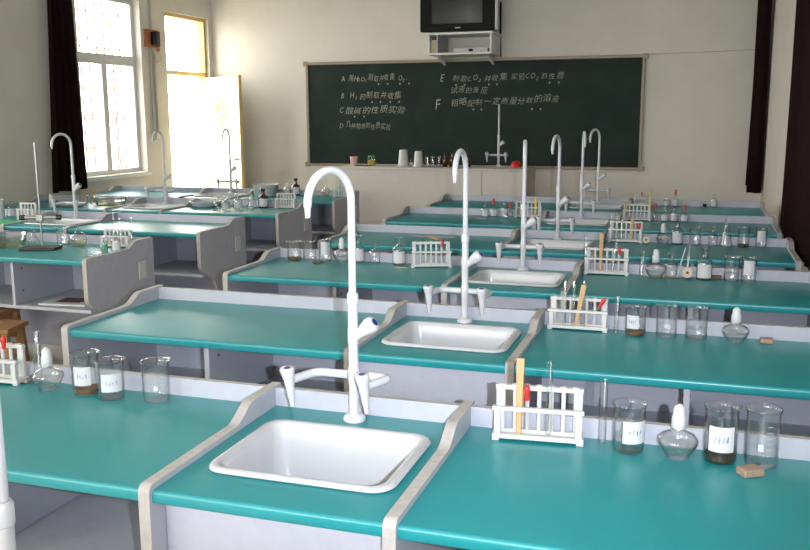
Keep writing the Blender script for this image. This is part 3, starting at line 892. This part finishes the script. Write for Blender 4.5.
def rack(x, y, z, L, H, o, lab):
    H = max(.10, min(H, .135)); dep = o['dep']
    root = base_thing('test_tube_rack', lab, 'test tube rack', x, y, z, 'white test tube racks', o['a'])
    y0, y1 = -dep / 2, dep / 2; b = .006
    base = MB()
    base.box(-L / 2, L / 2, y0, y0 + .012, b, b + .012).box(-L / 2, L / 2, y1 - .012, y1, b, b + .012)
    base.box(-L / 2, -L / 2 + .016, y0 + .012, y1 - .012, b, b + .012).box(L / 2 - .016, L / 2, y0 + .012, y1 - .012, b, b + .012)
    base.box(-L / 2 + .016, L / 2 - .016, y0 + .012, y1 - .012, b, b + .003)
    for sx in (-1, 1):
        for yy in (y0, y1 - .014): base.box(sx * L / 2 - (.018 if sx > 0 else 0), sx * L / 2 + (0 if sx > 0 else .018), yy, yy + .014, 0, b)
    part('base', base, PLASTIC, root, bevel=.0012)
    hf = H * .66
    for sx in (-1, 1):
        xa = sx * (L / 2 - .013)
        part('front_post', MB().box(xa - .008, xa + .008, y0 + .001, y0 + .012, b + .0122, hf - .011), PLASTIC, root, bevel=.001)
        part('rear_post', MB().box(xa - .007, xa + .007, y1 - .012, y1 - .001, b + .0122, H - .013), PLASTIC, root, bevel=.001)
    part('front_rail', MB().box(-L / 2, L / 2, y0 - .001, y0 + .014, hf - .0105, hf), PLASTIC, root, bevel=.0015)
    part('top_rail', MB().box(-L / 2 + .004, L / 2 - .004, y1 - .016, y1, H - .0125, H - .001), PLASTIC, root, bevel=.0015)
    n = 7 if L > .17 else 5
    for k in range(n):
        xx = -L / 2 + L * (k + .75) / (n + .5)
        pg = MB().lathe([(0, b + .0125), (.0062, b + .0125), (.0058, H - .0130), (0, H - .0130)], 10, c=(xx, y1 - .0075, 0))
        pg.lathe([(0, H - .0008), (.009, H - .0008), (.008, H + .0015), (0, H + .002)], 12, c=(xx, y1 - .0085, 0))
        part('drying_peg', pg, PLASTIC, root)
    return root
def in_rack(name, lab, cat, x, y, z, o, group):
    root = thing(name, lab, cat, (x, y, z), group=group)
    return root
def lean_mb(mb, o, h):
    a = o.get('lean', 0)
    if a:
        M = Matrix.Translation((0, 0, h)) @ Matrix.Rotation(a, 4, 'Y') @ Matrix.Translation((0, 0, -h))
        mb.rot(M)
    return mb
def test_tube(x, y, z, _, h, o, lab):
    root = in_rack('test_tube', lab, 'test tube', x, y, z, o, 'clear test tubes in the racks')
    r = .0078; hh = min(h, .19)
    pr = [(.002, 0), (r * .6, .0015), (r * .9, .005), (r, .010), (r, hh - .003), (r * 1.15, hh)]
    mb = vessel(pr, .0012, 16); lean_mb(mb, o, 0)
    t = part('glass_body', mb, GLASS, root, (0, 0, h - hh), ang=70)
    q = MB().lathe([(r * .92, hh - .0005), (r * 1.17, hh - .0005), (r * 1.17, hh + .001), (r * .92, hh + .001), (r * .92, hh - .0005)], 16); lean_mb(q, o, 0)
    part('lip', q, GLASS, root, (0, 0, h - hh), ang=80)
    return root
def dropper(x, y, z, _, h, o, lab):
    root = in_rack('glass_dropper', lab, 'dropper', x, y, z, o, 'red-bulbed droppers in the racks')
    a = {**o}
    mb = MB().tube([(0, 0, .01), (0, 0, .03), (0, 0, h - .033)], [.0018, .0032, .0032], 8)
    part('glass_pipette', lean_mb(mb, a, h - .03), GLASS, root)
    mb = MB().lathe([(0, h - .040), (.0058, h - .040), (.0065, h - .030), (.0078, h - .014), (.0074, h - .006), (.0045, h - .001), (0, h)], 14)
    part('red_bulb', lean_mb(mb, a, h - .03), RED, root, ang=60)
    return root
def holder_root(lab, x, y, z, h, m=None):
    root = thing('wooden_clamp', lab, 'wooden clamp', (x, y, z), group='wooden test tube clamps')
    return root
def holder_mb(h):
    mb = MB()
    mb.add([(-.008, -.005, 0), (.004, -.005, 0), (.004, .003, 0), (-.008, .003, 0), (-.010, -.006, h), (.010, -.006, h), (.010, .003, h), (-.010, .003, h)],
           [(0, 3, 2, 1), (4, 5, 6, 7), (0, 1, 5, 4), (1, 2, 6, 5), (2, 3, 7, 6), (3, 0, 4, 7)])
    mb.add([(-.006, .0032, h * .25), (.008, .0032, h * .25), (.008, .0085, h * .25), (-.006, .0085, h * .25), (-.008, .0032, h * .98), (.008, .0032, h * .98), (.008, .0085, h * .98), (-.008, .0085, h * .98)],
           [(0, 3, 2, 1), (4, 5, 6, 7), (0, 1, 5, 4), (1, 2, 6, 5), (2, 3, 7, 6), (3, 0, 4, 7)])
    return mb
def holder(x, y, z, _, h, o, lab):
    root = holder_root(lab, x, y, z, h)
    h = min(h, .20)
    part('wood_jaws', lean_mb(holder_mb(h), o, 0), YELLOW if o.get('c') == 'yellow' else WOOD, root, bevel=.001)
    sp = MB().tube([(.0105, -.007, h * .55), (.0115, .0, h * .62), (.0105, .0095, h * .66)], .0011, 6)
    part('metal_spring', lean_mb(sp, o, 0), CHROME, root)
    return root
def holder_flat(x, y, z, _, h, o, lab):
    root = holder_root(lab, x, y, z, h)
    R = Matrix.Rotation(o['a'], 4, 'Z') @ Matrix.Rotation(PI / 2, 4, 'Y') @ Matrix.Rotation(PI / 2, 4, 'Z')
    part('wood_jaws', holder_mb(h).rot(R), WOOD, root, (0, 0, .0105), bevel=.001)
    part('metal_spring', MB().tube([(0, -.012, .012), (0, 0, .022), (0, .012, .012)], .0012, 6), CHROME, root)
    return root
def stick(x, y, z, _, h, o, lab):
    root = in_rack('coloured_stick', lab, 'stick', x, y, z, o, 'coloured sticks in the racks')
    m = GREENM if o.get('c') == 'green' else YELLOW
    part('stick_shaft', MB().tube([(0, 0, 0), (0, 0, h)], .0045, 8), m, root)
    part('stick_tip', MB().lathe([(0, h + .0003), (.006, h + .0003), (.004, h + .008), (0, h + .009)], 10), m, root)
    return root
def rod(x, y, z, _, h, o, lab):
    return tag(part('glass_rod', MB().tube([(0, 0, .003), (.035, .03, h)], .0028, 8), FROST, None, (x, y, z)), lab, 'glass rod')
ITEMS = [
 ('rack', -0.948, 0.536, 0.78, 0.225, 0.119, {'a': 0.05, 'dep': 0.055}, 'white test tube rack cut off by the left photo edge, nearest bench row'),
 ('dropper', -0.887, 0.53, 0.792, 0, 0.138, {}, 'red-bulbed glass dropper in the rack at the left photo edge'),
 ('block', -0.851, 0.558, 0.78, 0.0558, 0, {'d': 0.03, 'h': 0.012, 'c': 'greywood'}, 'flat grey-brown wood block beside the rack at the left photo edge'),
 ('tube', -0.794, 0.561, 0.78, 0.0108, 0.163, {}, 'upright clear glass tube behind the spirit lamp on the nearest left table'),
 ('lamp', -0.725, 0.522, 0.78, 0.0467, 0.13, {}, 'glass spirit lamp with white cap on the nearest left table'),
 ('beaker', -0.591, 0.525, 0.78, 0.0431, 0.122, {'label': 1, 'liq': 'brown'}, 'beaker with brown sediment and white label on the nearest left table'),
 ('beaker', -0.49, 0.505, 0.78, 0.0423, 0.114, {'label': 2, 'liq': 'clear'}, 'labelled beaker of clear liquid on the nearest left table'),
 ('beaker', -0.352, 0.527, 0.78, 0.042, 0.116, {'grad': 1}, 'empty graduated beaker standing alone on the nearest left table'),
 ('rack', 0.754, 0.532, 0.78, 0.227, 0.14, {'a': 0.085, 'dep': 0.055}, 'white test tube rack on the nearest right table with a clamp standing in it'),
 ('holder', 0.708, 0.526, 0.792, 0, 0.199, {}, 'wooden test tube clamp upright in the nearest rack'),
 ('dropper', 0.725, 0.526, 0.792, 0, 0.131, {}, 'red-bulbed glass dropper in the nearest right rack'),
 ('test_tube', 0.781, 0.526, 0.792, 0, 0.195, {}, 'clear test tube standing tall in the nearest right rack'),
 ('tube', 0.91, 0.562, 0.78, 0.01, 0.163, {}, 'upright clear glass tube right of the nearest rack'),
 ('beaker', 0.976, 0.527, 0.78, 0.0415, 0.12, {'label': 2, 'liq': 'clear'}, 'labelled beaker of clear liquid on the nearest right table'),
 ('lamp', 1.091, 0.519, 0.78, 0.0478, 0.131, {}, 'glass spirit lamp with white cap on the nearest right table'),
 ('beaker', 1.187, 0.526, 0.78, 0.0414, 0.133, {'label': 2, 'liq': 'dark'}, 'labelled beaker with dark brown sediment on the nearest right table'),
 ('beaker', 1.278, 0.527, 0.78, 0.0408, 0.137, {'grad': 2}, 'empty graduated beaker rightmost on the nearest right table'),
 ('block', 1.251, 0.453, 0.78, 0.05, 0, {'d': 0.036, 'h': 0.018, 'c': 'tan', 'a': 0.55}, 'small tan wood block lying in front of the beakers on the nearest right table'),
 ('rack', 0.7, 1.75, 0.78, 0.225, 0.12, {'a': 0.008, 'dep': 0.055}, 'white test tube rack on the right table of the second bench row'),
 ('test_tube', 0.648, 1.744, 0.792, 0, 0.178, {}, 'leftmost clear test tube in the rack of the second bench row'),
 ('test_tube', 0.681, 1.744, 0.792, 0, 0.18, {}, 'middle clear test tube in the rack of the second bench row'),
 ('test_tube', 0.719, 1.744, 0.792, 0, 0.178, {}, 'rightmost clear test tube in the rack of the second bench row'),
 ('holder', 0.695, 1.73, 0.792, 0, 0.168, {'lean': 0.16}, 'wooden test tube clamp leaning in the rack of the second bench row'),
 ('dropper', 0.784, 1.744, 0.792, 0, 0.12, {'lean': 0.5}, 'red-bulbed dropper tilted in the rack of the second bench row'),
 ('tube', 0.844, 1.742, 0.78, 0.0085, 0.138, {}, 'thin clear glass tube right of the rack in the second bench row'),
 ('beaker', 0.914, 1.732, 0.78, 0.041, 0.109, {'label': 1, 'liq': 'brown'}, 'labelled beaker with brown sediment in the second bench row'),
 ('beaker', 1.025, 1.737, 0.78, 0.0406, 0.119, {'grad': 1}, 'empty graduated beaker between two beakers of the second bench row'),
 ('beaker', 1.13, 1.735, 0.78, 0.042, 0.118, {'liq': 'clear'}, 'unlabelled beaker of clear liquid beside the spirit lamp in the second bench row'),
 ('lamp', 1.264, 1.728, 0.78, 0.0486, 0.126, {}, 'glass spirit lamp with white cap in the second bench row'),
 ('block', 1.369, 1.737, 0.78, 0.0429, 0, {'d': 0.03, 'h': 0.018, 'c': 'tan'}, 'small tan wood block right of the spirit lamp in the second bench row'),
 ('beaker', -1.052, 2.972, 0.78, 0.0428, 0.107, {'liq': 'brown'}, 'leftmost beaker with brown residue on the left table of the third bench row'),
 ('beaker', -0.961, 2.983, 0.78, 0.0398, 0.11, {}, 'clear empty beaker second from left on the left table of the third bench row'),
 ('beaker', -0.865, 2.982, 0.78, 0.0395, 0.131, {'label': 3}, 'beaker with square white label on the left table of the third bench row'),
 ('block', -0.878, 2.907, 0.78, 0.0502, 0, {'d': 0.025, 'h': 0.012, 'c': 'brown'}, 'small dark brown wood block before the beakers in the third bench row, left table'),
 ('lamp', -0.76, 2.971, 0.78, 0.0504, 0.14, {}, 'spirit lamp left of the near faucet neck on the third row left table'),
 ('bottle', -0.667, 2.993, 0.78, 0.0307, 0.16, {'label': 1}, 'tall clear bottle just right of the near faucet neck, third bench row'),
 ('bottle', -0.572, 2.993, 0.78, 0.0306, 0.108, {}, 'small clear unlabelled bottle on the left table of the third bench row'),
 ('bottle', -0.429, 2.987, 0.78, 0.0358, 0.158, {'label': 1}, 'clear reagent bottle with white label beside the rack, third row left table'),
 ('block', -0.378, 2.883, 0.78, 0.0699, 0, {'d': 0.02, 'h': 0.005, 'c': 'pine'}, 'thin pale wood strip before the labelled bottle, third row left table'),
 ('rack', -0.236, 2.959, 0.78, 0.215, 0.138, {'a': 0.35, 'dep': 0.055}, 'white test tube rack on the left table of the third bench row'),
 ('dropper', -0.172, 2.953, 0.792, 0, 0.138, {}, 'red-bulbed dropper in the rack on the third row left table'),
 ('block', -0.564, 4.121, 0.78, 0.31, 0, {'d': 0.07, 'h': 0.002, 'c': 'paper'}, 'flat white paper sheet on the left table of the fourth bench row'),
 ('holder_flat', -0.576, 4.066, 0.783, 0, 0.17, {'a': -0.9}, 'wooden test tube clamp lying on the white paper sheet'),
 ('block', -0.496, 5.278, 0.78, 0.0793, 0, {'d': 0.05, 'h': 0.003, 'c': 'paper'}, 'small white card lying before the bottles, fifth row left table'),
 ('bottle', -0.504, 5.42, 0.78, 0.0323, 0.114, {'label': 1}, 'white labelled reagent bottle leftmost on the fifth row left table'),
 ('dropbottle', -0.437, 5.434, 0.78, 0.0283, 0.147, {'label': 1}, 'dropper bottle with red bulb on the fifth row left table'),
 ('bottle', -0.358, 5.466, 0.78, 0.0323, 0.13, {'label': 1}, 'clear bottle behind the beaker on the fifth row left table'),
 ('beaker', -0.322, 5.292, 0.78, 0.0355, 0.063, {}, 'small low beaker before the rack on the fifth row left table'),
 ('dropbottle', -0.308, 5.464, 0.78, 0.0222, 0.108, {}, 'short red-topped dropper bottle beside the rack, fifth row left table'),
 ('rack', -0.16, 5.449, 0.78, 0.215, 0.129, {'a': 0.2, 'dep': 0.055}, 'white test tube rack on the left table of the fifth bench row'),
 ('holder', -0.098, 5.443, 0.792, 0, 0.146, {'c': 'yellow'}, 'yellow wooden clamp in the rack on the fifth row left table'),
 ('rack', 0.688, 2.993, 0.78, 0.223, 0.133, {'a': 0.018, 'dep': 0.055}, 'white test tube rack on the right table of the third bench row'),
 ('test_tube', 0.58, 2.987, 0.792, 0, 0.183, {}, 'leftmost clear test tube in the rack on the third row right table'),
 ('holder', 0.66, 2.987, 0.792, 0, 0.212, {}, 'wooden test tube clamp upright in the rack on the third row right table'),
 ('test_tube', 0.716, 2.987, 0.792, 0, 0.178, {'lean': 0.1}, 'clear test tube right of the clamp in the third row right rack'),
 ('dropper', 0.752, 2.987, 0.792, 0, 0.134, {'lean': -0.15}, 'red-bulbed dropper in the rack on the third row right table'),
 ('tube', 0.86, 3.01, 0.78, 0.0153, 0.124, {}, 'short upright glass tube beside the third row right rack'),
 ('lamp', 0.932, 2.967, 0.78, 0.0526, 0.146, {}, 'spirit lamp with white cap on the third row right table'),
 ('bottle', 1.006, 2.993, 0.78, 0.0301, 0.125, {}, 'clear wide-lipped bottle right of the spirit lamp, third row right table'),
 ('tube', 1.082, 3.001, 0.78, 0.0225, 0.173, {}, 'glass measuring tube behind the cork, third row right table'),
 ('rod', 1.035, 2.965, 0.784, 0, 0.15, {}, 'glass rod leaning against the measuring tube, third row right table'),
 ('cork', 1.084, 2.972, 0.78, 0.0249, 0.037, {}, 'pale round cork before the measuring tube, third row right table'),
 ('bottle', 1.164, 2.985, 0.78, 0.0372, 0.166, {'label': 1}, 'clear reagent bottle with white label on the third row right table'),
 ('block', 1.219, 3.014, 0.78, 0.0547, 0, {'d': 0.025, 'h': 0.018, 'c': 'brown'}, 'dark brown wood block beside the labelled bottle, third row right table'),
 ('beaker', 1.29, 2.983, 0.78, 0.0393, 0.122, {'liq': 'clear'}, 'beaker of clear liquid on the third row right table'),
 ('beaker', 1.369, 2.982, 0.78, 0.039, 0.125, {'label': 3}, 'beaker with white label rightmost on the third row right table'),
 ('block', 0.968, 3.0, 0.78, 0.1814, 0, {'d': 0.012, 'h': 0.004, 'c': 'pine'}, 'long thin yellow wood strip before the spirit lamp, third row right table'),
 ('rack', 0.691, 4.22, 0.78, 0.216, 0.134, {'a': -0.05, 'dep': 0.055}, 'white test tube rack on the right table of the fourth bench row'),
 ('test_tube', 0.592, 4.214, 0.792, 0, 0.181, {}, 'leftmost of three test tubes in the fourth row rack'),
 ('test_tube', 0.629, 4.214, 0.792, 0, 0.182, {}, 'middle of three test tubes in the fourth row rack'),
 ('test_tube', 0.664, 4.214, 0.792, 0, 0.183, {}, 'rightmost of three test tubes in the fourth row rack'),
 ('holder', 0.73, 4.214, 0.792, 0, 0.153, {}, 'brown wooden clamp in the fourth row rack'),
 ('dropper', 0.775, 4.214, 0.792, 0, 0.116, {}, 'short red-bulbed dropper in the fourth row rack'),
 ('cork', 0.823, 4.154, 0.78, 0.022, 0.038, {}, 'small pale cork right of the fourth row rack'),
 ('lamp', 0.924, 4.204, 0.78, 0.0474, 0.133, {}, 'spirit lamp with white cap on the fourth row right table'),
 ('bottle', 1.008, 4.218, 0.78, 0.0347, 0.161, {'label': 1}, 'reagent bottle with white label beside the fourth row spirit lamp'),
 ('beaker', 1.116, 4.214, 0.78, 0.0376, 0.115, {}, 'clear empty beaker on the fourth row right table'),
 ('bottle', 1.222, 4.225, 0.78, 0.028, 0.118, {}, 'small clear bottle left of the conical flask, fourth row right table'),
 ('conical', 1.298, 4.211, 0.78, 0.0402, 0.17, {}, 'tall conical flask on the fourth row right table'),
 ('beaker', 1.398, 4.215, 0.78, 0.037, 0.124, {'liq': 'dark'}, 'beaker with brown contents on the fourth row right table'),
 ('beaker', 1.5, 4.215, 0.78, 0.0367, 0.122, {'label': 3}, 'beaker with white label at the right end of the fourth row'),
 ('rack', 0.682, 5.47, 0.78, 0.215, 0.124, {'a': 0, 'dep': 0.055}, 'white test tube rack on the right table of the fifth bench row'),
 ('holder', 0.597, 5.464, 0.792, 0, 0.129, {}, 'brown wooden clamp in the fifth row right rack'),
 ('stick', 0.779, 5.464, 0.792, 0, 0.233, {}, 'long yellow stick rising at the right end of the fifth row rack'),
 ('block', 0.818, 5.338, 0.78, 0.083, 0, {'d': 0.04, 'h': 0.003, 'c': 'paper'}, 'small white card beside the rack, fifth row right table'),
 ('dropbottle', 0.818, 5.476, 0.78, 0.023, 0.136, {}, 'dark red-topped dropper bottle next to the yellow stick'),
 ('bottle', 0.889, 5.468, 0.78, 0.0306, 0.107, {'label': 1}, 'short white-labelled bottle on the fifth row right table'),
 ('bottle', 0.958, 5.47, 0.78, 0.0286, 0.131, {'label': 1}, 'tall white-labelled bottle between two others, fifth row right table'),
 ('dropbottle', 1.032, 5.47, 0.78, 0.0285, 0.133, {'label': 1}, 'dropper bottle with red bulb rightmost on the fifth row right table'),
 ('rack', 0.649, 6.682, 0.78, 0.15, 0.081, {'a': 0, 'dep': 0.055}, 'small rack with few tubes on the farthest right table'),
 ('dropper', 0.647, 6.676, 0.792, 0, 0.109, {}, 'dark red dropper in the rack on the farthest right table'),
 ('bottle', 0.864, 6.684, 0.78, 0.0268, 0.086, {'label': 1}, 'small white-labelled bottle on the farthest right table'),
 ('dropbottle', 0.938, 6.636, 0.78, 0.0266, 0.154, {'label': 1}, 'dropper bottle with tall red bulb on the farthest right table'),
 ('block', 1.09, 6.694, 0.78, 0.0976, 0, {'d': 0.04, 'h': 0.004, 'c': 'paper'}, 'white paper strip on the farthest right table'),
 ('block', 1.187, 6.699, 0.78, 0.0354, 0, {'d': 0.03, 'h': 0.025, 'c': 'black'}, 'small black stopper on the farthest right table'),
 ('bottle', 1.261, 6.684, 0.78, 0.0264, 0.122, {'label': 1}, 'white-labelled bottle rightmost on the farthest right table'),
 ('trough', -3.051, 2.95, 0.78, 0.1335, 0.08, {}, 'clear glass trough cut off by the left photo edge, left of the retort stand'),
 ('conical', -2.97, 3.111, 0.78, 0.0357, 0.089, {}, 'small conical flask behind the retort stand base'),
 ('beaker', -2.727, 3.094, 0.78, 0.0416, 0.118, {}, 'tall empty beaker right of the retort stand'),
 ('florence', -2.581, 3.058, 0.78, 0.0536, 0.145, {'liq': 'pale'}, 'round long-necked flask with yellowish liquid beside the beaker'),
 ('rack', -2.351, 3.126, 0.78, 0.2, 0.109, {'a': 0.1, 'dep': 0.055}, 'white test tube rack on the first visible left-block table'),
 ('test_tube', -2.363, 3.12, 0.792, 0, 0.227, {}, 'tallest clear test tube in the first left-block rack'),
 ('test_tube', -2.316, 3.12, 0.792, 0, 0.166, {}, 'clear test tube in the middle of the first left-block rack'),
 ('test_tube', -2.232, 3.12, 0.792, 0, 0.175, {}, 'rightmost clear test tube in the first left-block rack'),
 ('bottle', -2.322, 2.969, 0.78, 0.0184, 0.088, {'label': 4}, 'small vial with green label before the first left-block rack'),
 ('bottle', -2.234, 2.962, 0.78, 0.0274, 0.127, {'label': 1}, 'labelled reagent bottle before the first left-block rack'),
 ('dish', -2.248, 2.747, 0.78, 0.0469, 0.022, {}, 'shallow clear glass dish near the front of the first left-block table'),
 ('block', -3.987, 4.009, 0.78, 0.2181, 0, {'d': 0.2, 'h': 0.004, 'c': 'green'}, 'green mat under the bottles on the second left-block row'),
 ('cup', -4.234, 4.222, 0.78, 0.0364, 0.155, {}, 'white plastic cup at the left photo edge, second left-block row'),
 ('bottle', -4.217, 4.327, 0.785, 0.0328, 0.141, {'label': 1}, 'white-labelled bottle on the green mat, second left-block row'),
 ('bottle', -4.089, 4.277, 0.785, 0.0203, 0.094, {}, 'slim clear bottle beside the rack on the green mat'),
 ('rack', -3.959, 4.209, 0.78, 0.16, 0.141, {'a': 0.1, 'dep': 0.055}, 'white rack on the second left-block row behind the retort rod'),
 ('jar', -4.457, 5.102, 0.78, 0.0205, 0.118, {}, 'slim white jar left of the white dish, third left-block row'),
 ('dish', -4.336, 5.211, 0.78, 0.1192, 0.02, {'c': 'white'}, 'shallow white dish on the third left-block row'),
 ('clampbeaker', -4.328, 5.386, 0.78, 0.0421, 0.151, {'liq': 'pale'}, 'beaker holding wooden clamps just right of the shallow white dish'),
 ('clampbeaker', -4.295, 5.49, 0.78, 0.0378, 0.154, {'liq': 'pale'}, 'beaker holding wooden clamps nearest the round glass trough'),
 ('trough', -4.042, 5.401, 0.78, 0.1478, 0.083, {}, 'round glass trough of water on the third left-block row'),
 ('dish', -3.114, 5.51, 0.78, 0.1364, 0.046, {'c': 'white'}, 'round white enamel tray on the third left-block row'),
 ('bottle', -2.843, 5.24, 0.78, 0.0304, 0.116, {}, 'clear bottle next to the enamel tray, third left-block row'),
 ('bottle', -2.811, 5.34, 0.78, 0.0351, 0.116, {'label': 1}, 'short white-capped bottle third from the brown bottle'),
 ('bottle', -2.752, 5.449, 0.78, 0.04, 0.134, {'label': 1}, 'white-labelled bottle left of the conical flask, third left-block row'),
 ('conical', -2.635, 5.491, 0.78, 0.0489, 0.159, {}, 'conical flask left of the brown bottle, third left-block row'),
 ('brownbottle', -2.574, 5.593, 0.78, 0.0448, 0.17, {'label': 1}, 'brown glass reagent bottle left of the rack, third left-block row'),
 ('rack', -2.355, 5.592, 0.78, 0.19, 0.132, {'a': 0.1, 'dep': 0.055}, 'white test tube rack on the third left-block row'),
 ('trough', -3.116, 6.719, 0.78, 0.1346, 0.115, {'c': 'white'}, 'tapered white trough on the last left-block row'),
 ('bottle', -2.932, 6.835, 0.78, 0.0312, 0.12, {'label': 1}, 'small clear bottle left of the far brown bottle'),
 ('brownbottle', -2.824, 6.824, 0.78, 0.0414, 0.174, {'label': 1}, 'far brown reagent bottle on the last left-block row'),
 ('florence', -2.486, 6.819, 0.78, 0.046, 0.179, {}, 'small round flask seen through the loop of the nearest faucet'),
 ('rack', -2.307, 6.776, 0.78, 0.14, 0.116, {'a': 0.1, 'dep': 0.055}, 'small far rack seen behind the loop of the nearest faucet, last left-block row'),
 ('stick', -2.309, 6.77, 0.792, 0, 0.177, {'c': 'green'}, 'green stick in the small far rack'),
 ('cup', -2.681, 8.121, 1.02, 0.0464, 0.099, {'c': 'pink'}, 'small pink cup at the left of the teacher desk'),
 ('block', -2.526, 8.005, 1.02, 0.183, 0, {'d': 0.08, 'h': 0.012, 'c': 'brown'}, 'thin dark board between pink cup and jar on teacher desk'),
 ('jar', -2.482, 8.169, 1.02, 0.0464, 0.11, {'c': 'jar'}, 'small jar of yellow powder on the teacher desk'),
 ('cup', -2.062, 8.076, 1.02, 0.0624, 0.184, {'inv': 1}, 'left white tapered cup on the teacher desk'),
 ('cup', -1.865, 8.015, 1.02, 0.0561, 0.172, {'inv': 1}, 'right white tapered cup on the teacher desk'),
 ('bottle', -1.997, 8.154, 1.02, 0.0228, 0.088, {'label': 1}, 'tiny white bottle between the two white cups'),
 ('beaker', -1.764, 8.01, 1.02, 0.028, 0.119, {}, 'leftmost of three small glasses beside the white cups'),
 ('beaker', -1.704, 8.024, 1.02, 0.0279, 0.119, {}, 'middle of three small glasses beside the white cups'),
 ('beaker', -1.639, 8.04, 1.02, 0.0279, 0.119, {}, 'rightmost of three small glasses beside the white cups'),
 ('brownbottle', -1.569, 8.06, 1.02, 0.0307, 0.152, {}, 'left dark bottle on the teacher desk'),
 ('brownbottle', -1.494, 8.08, 1.02, 0.0335, 0.162, {}, 'right dark bottle of the pair on the teacher desk'),
 ('brownbottle', -1.321, 8.122, 1.02, 0.0334, 0.195, {}, 'tall dark bottle half behind a faucet on the teacher desk'),
 ('dome', -0.79, 8.178, 1.02, 0.0606, 0.07, {}, 'red plastic dome on the teacher desk near its faucet'),
]

for it in ITEMS:
    kind, x, y, z, a, b, o, lab = it
    globals()[kind](x, y, z, a, b, o, lab)
# ------------------------------------------------------------------ camera
cam = bpy.data.cameras.new('camera'); co = bpy.data.objects.new('camera', cam); COL.objects.link(co)
yaw, pitch, roll = -.31442, .17699, -.00454
fwd = Vector((math.sin(yaw) * math.cos(pitch), math.cos(yaw) * math.cos(pitch), -math.sin(pitch)))
right = Vector((math.cos(yaw), -math.sin(yaw), 0)); up = right.cross(fwd)
right, up = right * math.cos(roll) + up * math.sin(roll), up * math.cos(roll) - right * math.sin(roll)
M = Matrix((( right.x, up.x, -fwd.x, CAM.x), (right.y, up.y, -fwd.y, CAM.y), (right.z, up.z, -fwd.z, CAM.z), (0, 0, 0, 1)))
co.matrix_world = M
cam.sensor_fit = 'HORIZONTAL'; cam.sensor_width = 36; cam.lens = 36 * 892.37 / 810
cam.clip_start = .05; cam.clip_end = 200
scene.camera = co

# ------------------------------------------------------------------ light
w = bpy.data.worlds.new('overcast_sky'); scene.world = w; w.use_nodes = True
bg = w.node_tree.nodes['Background']
bg.inputs['Color'].default_value = (1.0, .98, .93, 1); bg.inputs['Strength'].default_value = SKY
def portal(name, loc, rot, sx, sy):
    l = bpy.data.lights.new(name, 'AREA'); l.shape = 'RECTANGLE'; l.size = sx; l.size_y = sy
    l.cycles.is_portal = True
    o = bpy.data.objects.new(name, l); COL.objects.link(o); o.location = loc; o.rotation_euler = rot
for k, (ya, yb, za, zb) in enumerate(WIN + [DOOR]):
    portal('daylight_portal', (XL - WT - .02, (ya + yb) / 2, (za + zb) / 2), (0, -PI / 2, 0), zb - za, yb - ya)
for (xa, xb, za, zb) in BW:
    portal('daylight_portal', ((xa + xb) / 2, YB - WT - .02, (za + zb) / 2), (PI / 2, 0, 0), xb - xa, zb - za)
fl = bpy.data.lights.new('camera_flash', 'SPOT'); fl.spot_size = math.radians(84); fl.spot_blend = 1.0; fl.shadow_soft_size = .012
fl.energy = FLASH; fl.color = (.80, .875, 1.0)
fo = bpy.data.objects.new('camera_flash', fl); COL.objects.link(fo)
fo.matrix_world = Matrix.Translation(right * .10) @ M @ Matrix.Rotation(math.radians(11), 4, 'X')
vs = scene.view_settings
scene.display_settings.display_device = 'sRGB'
vs.view_transform = 'Standard'; vs.look = 'None'; vs.gamma = 1; vs.use_curve_mapping = False
vs.exposure = EXPO
cy = scene.cycles
cy.max_bounces = 12; cy.diffuse_bounces = 5; cy.glossy_bounces = 4; cy.transparent_max_bounces = 40; cy.transmission_bounces = 8
cy.caustics_reflective = False; cy.caustics_refractive = False
cy.use_denoising = True; cy.sample_clamp_indirect = 6
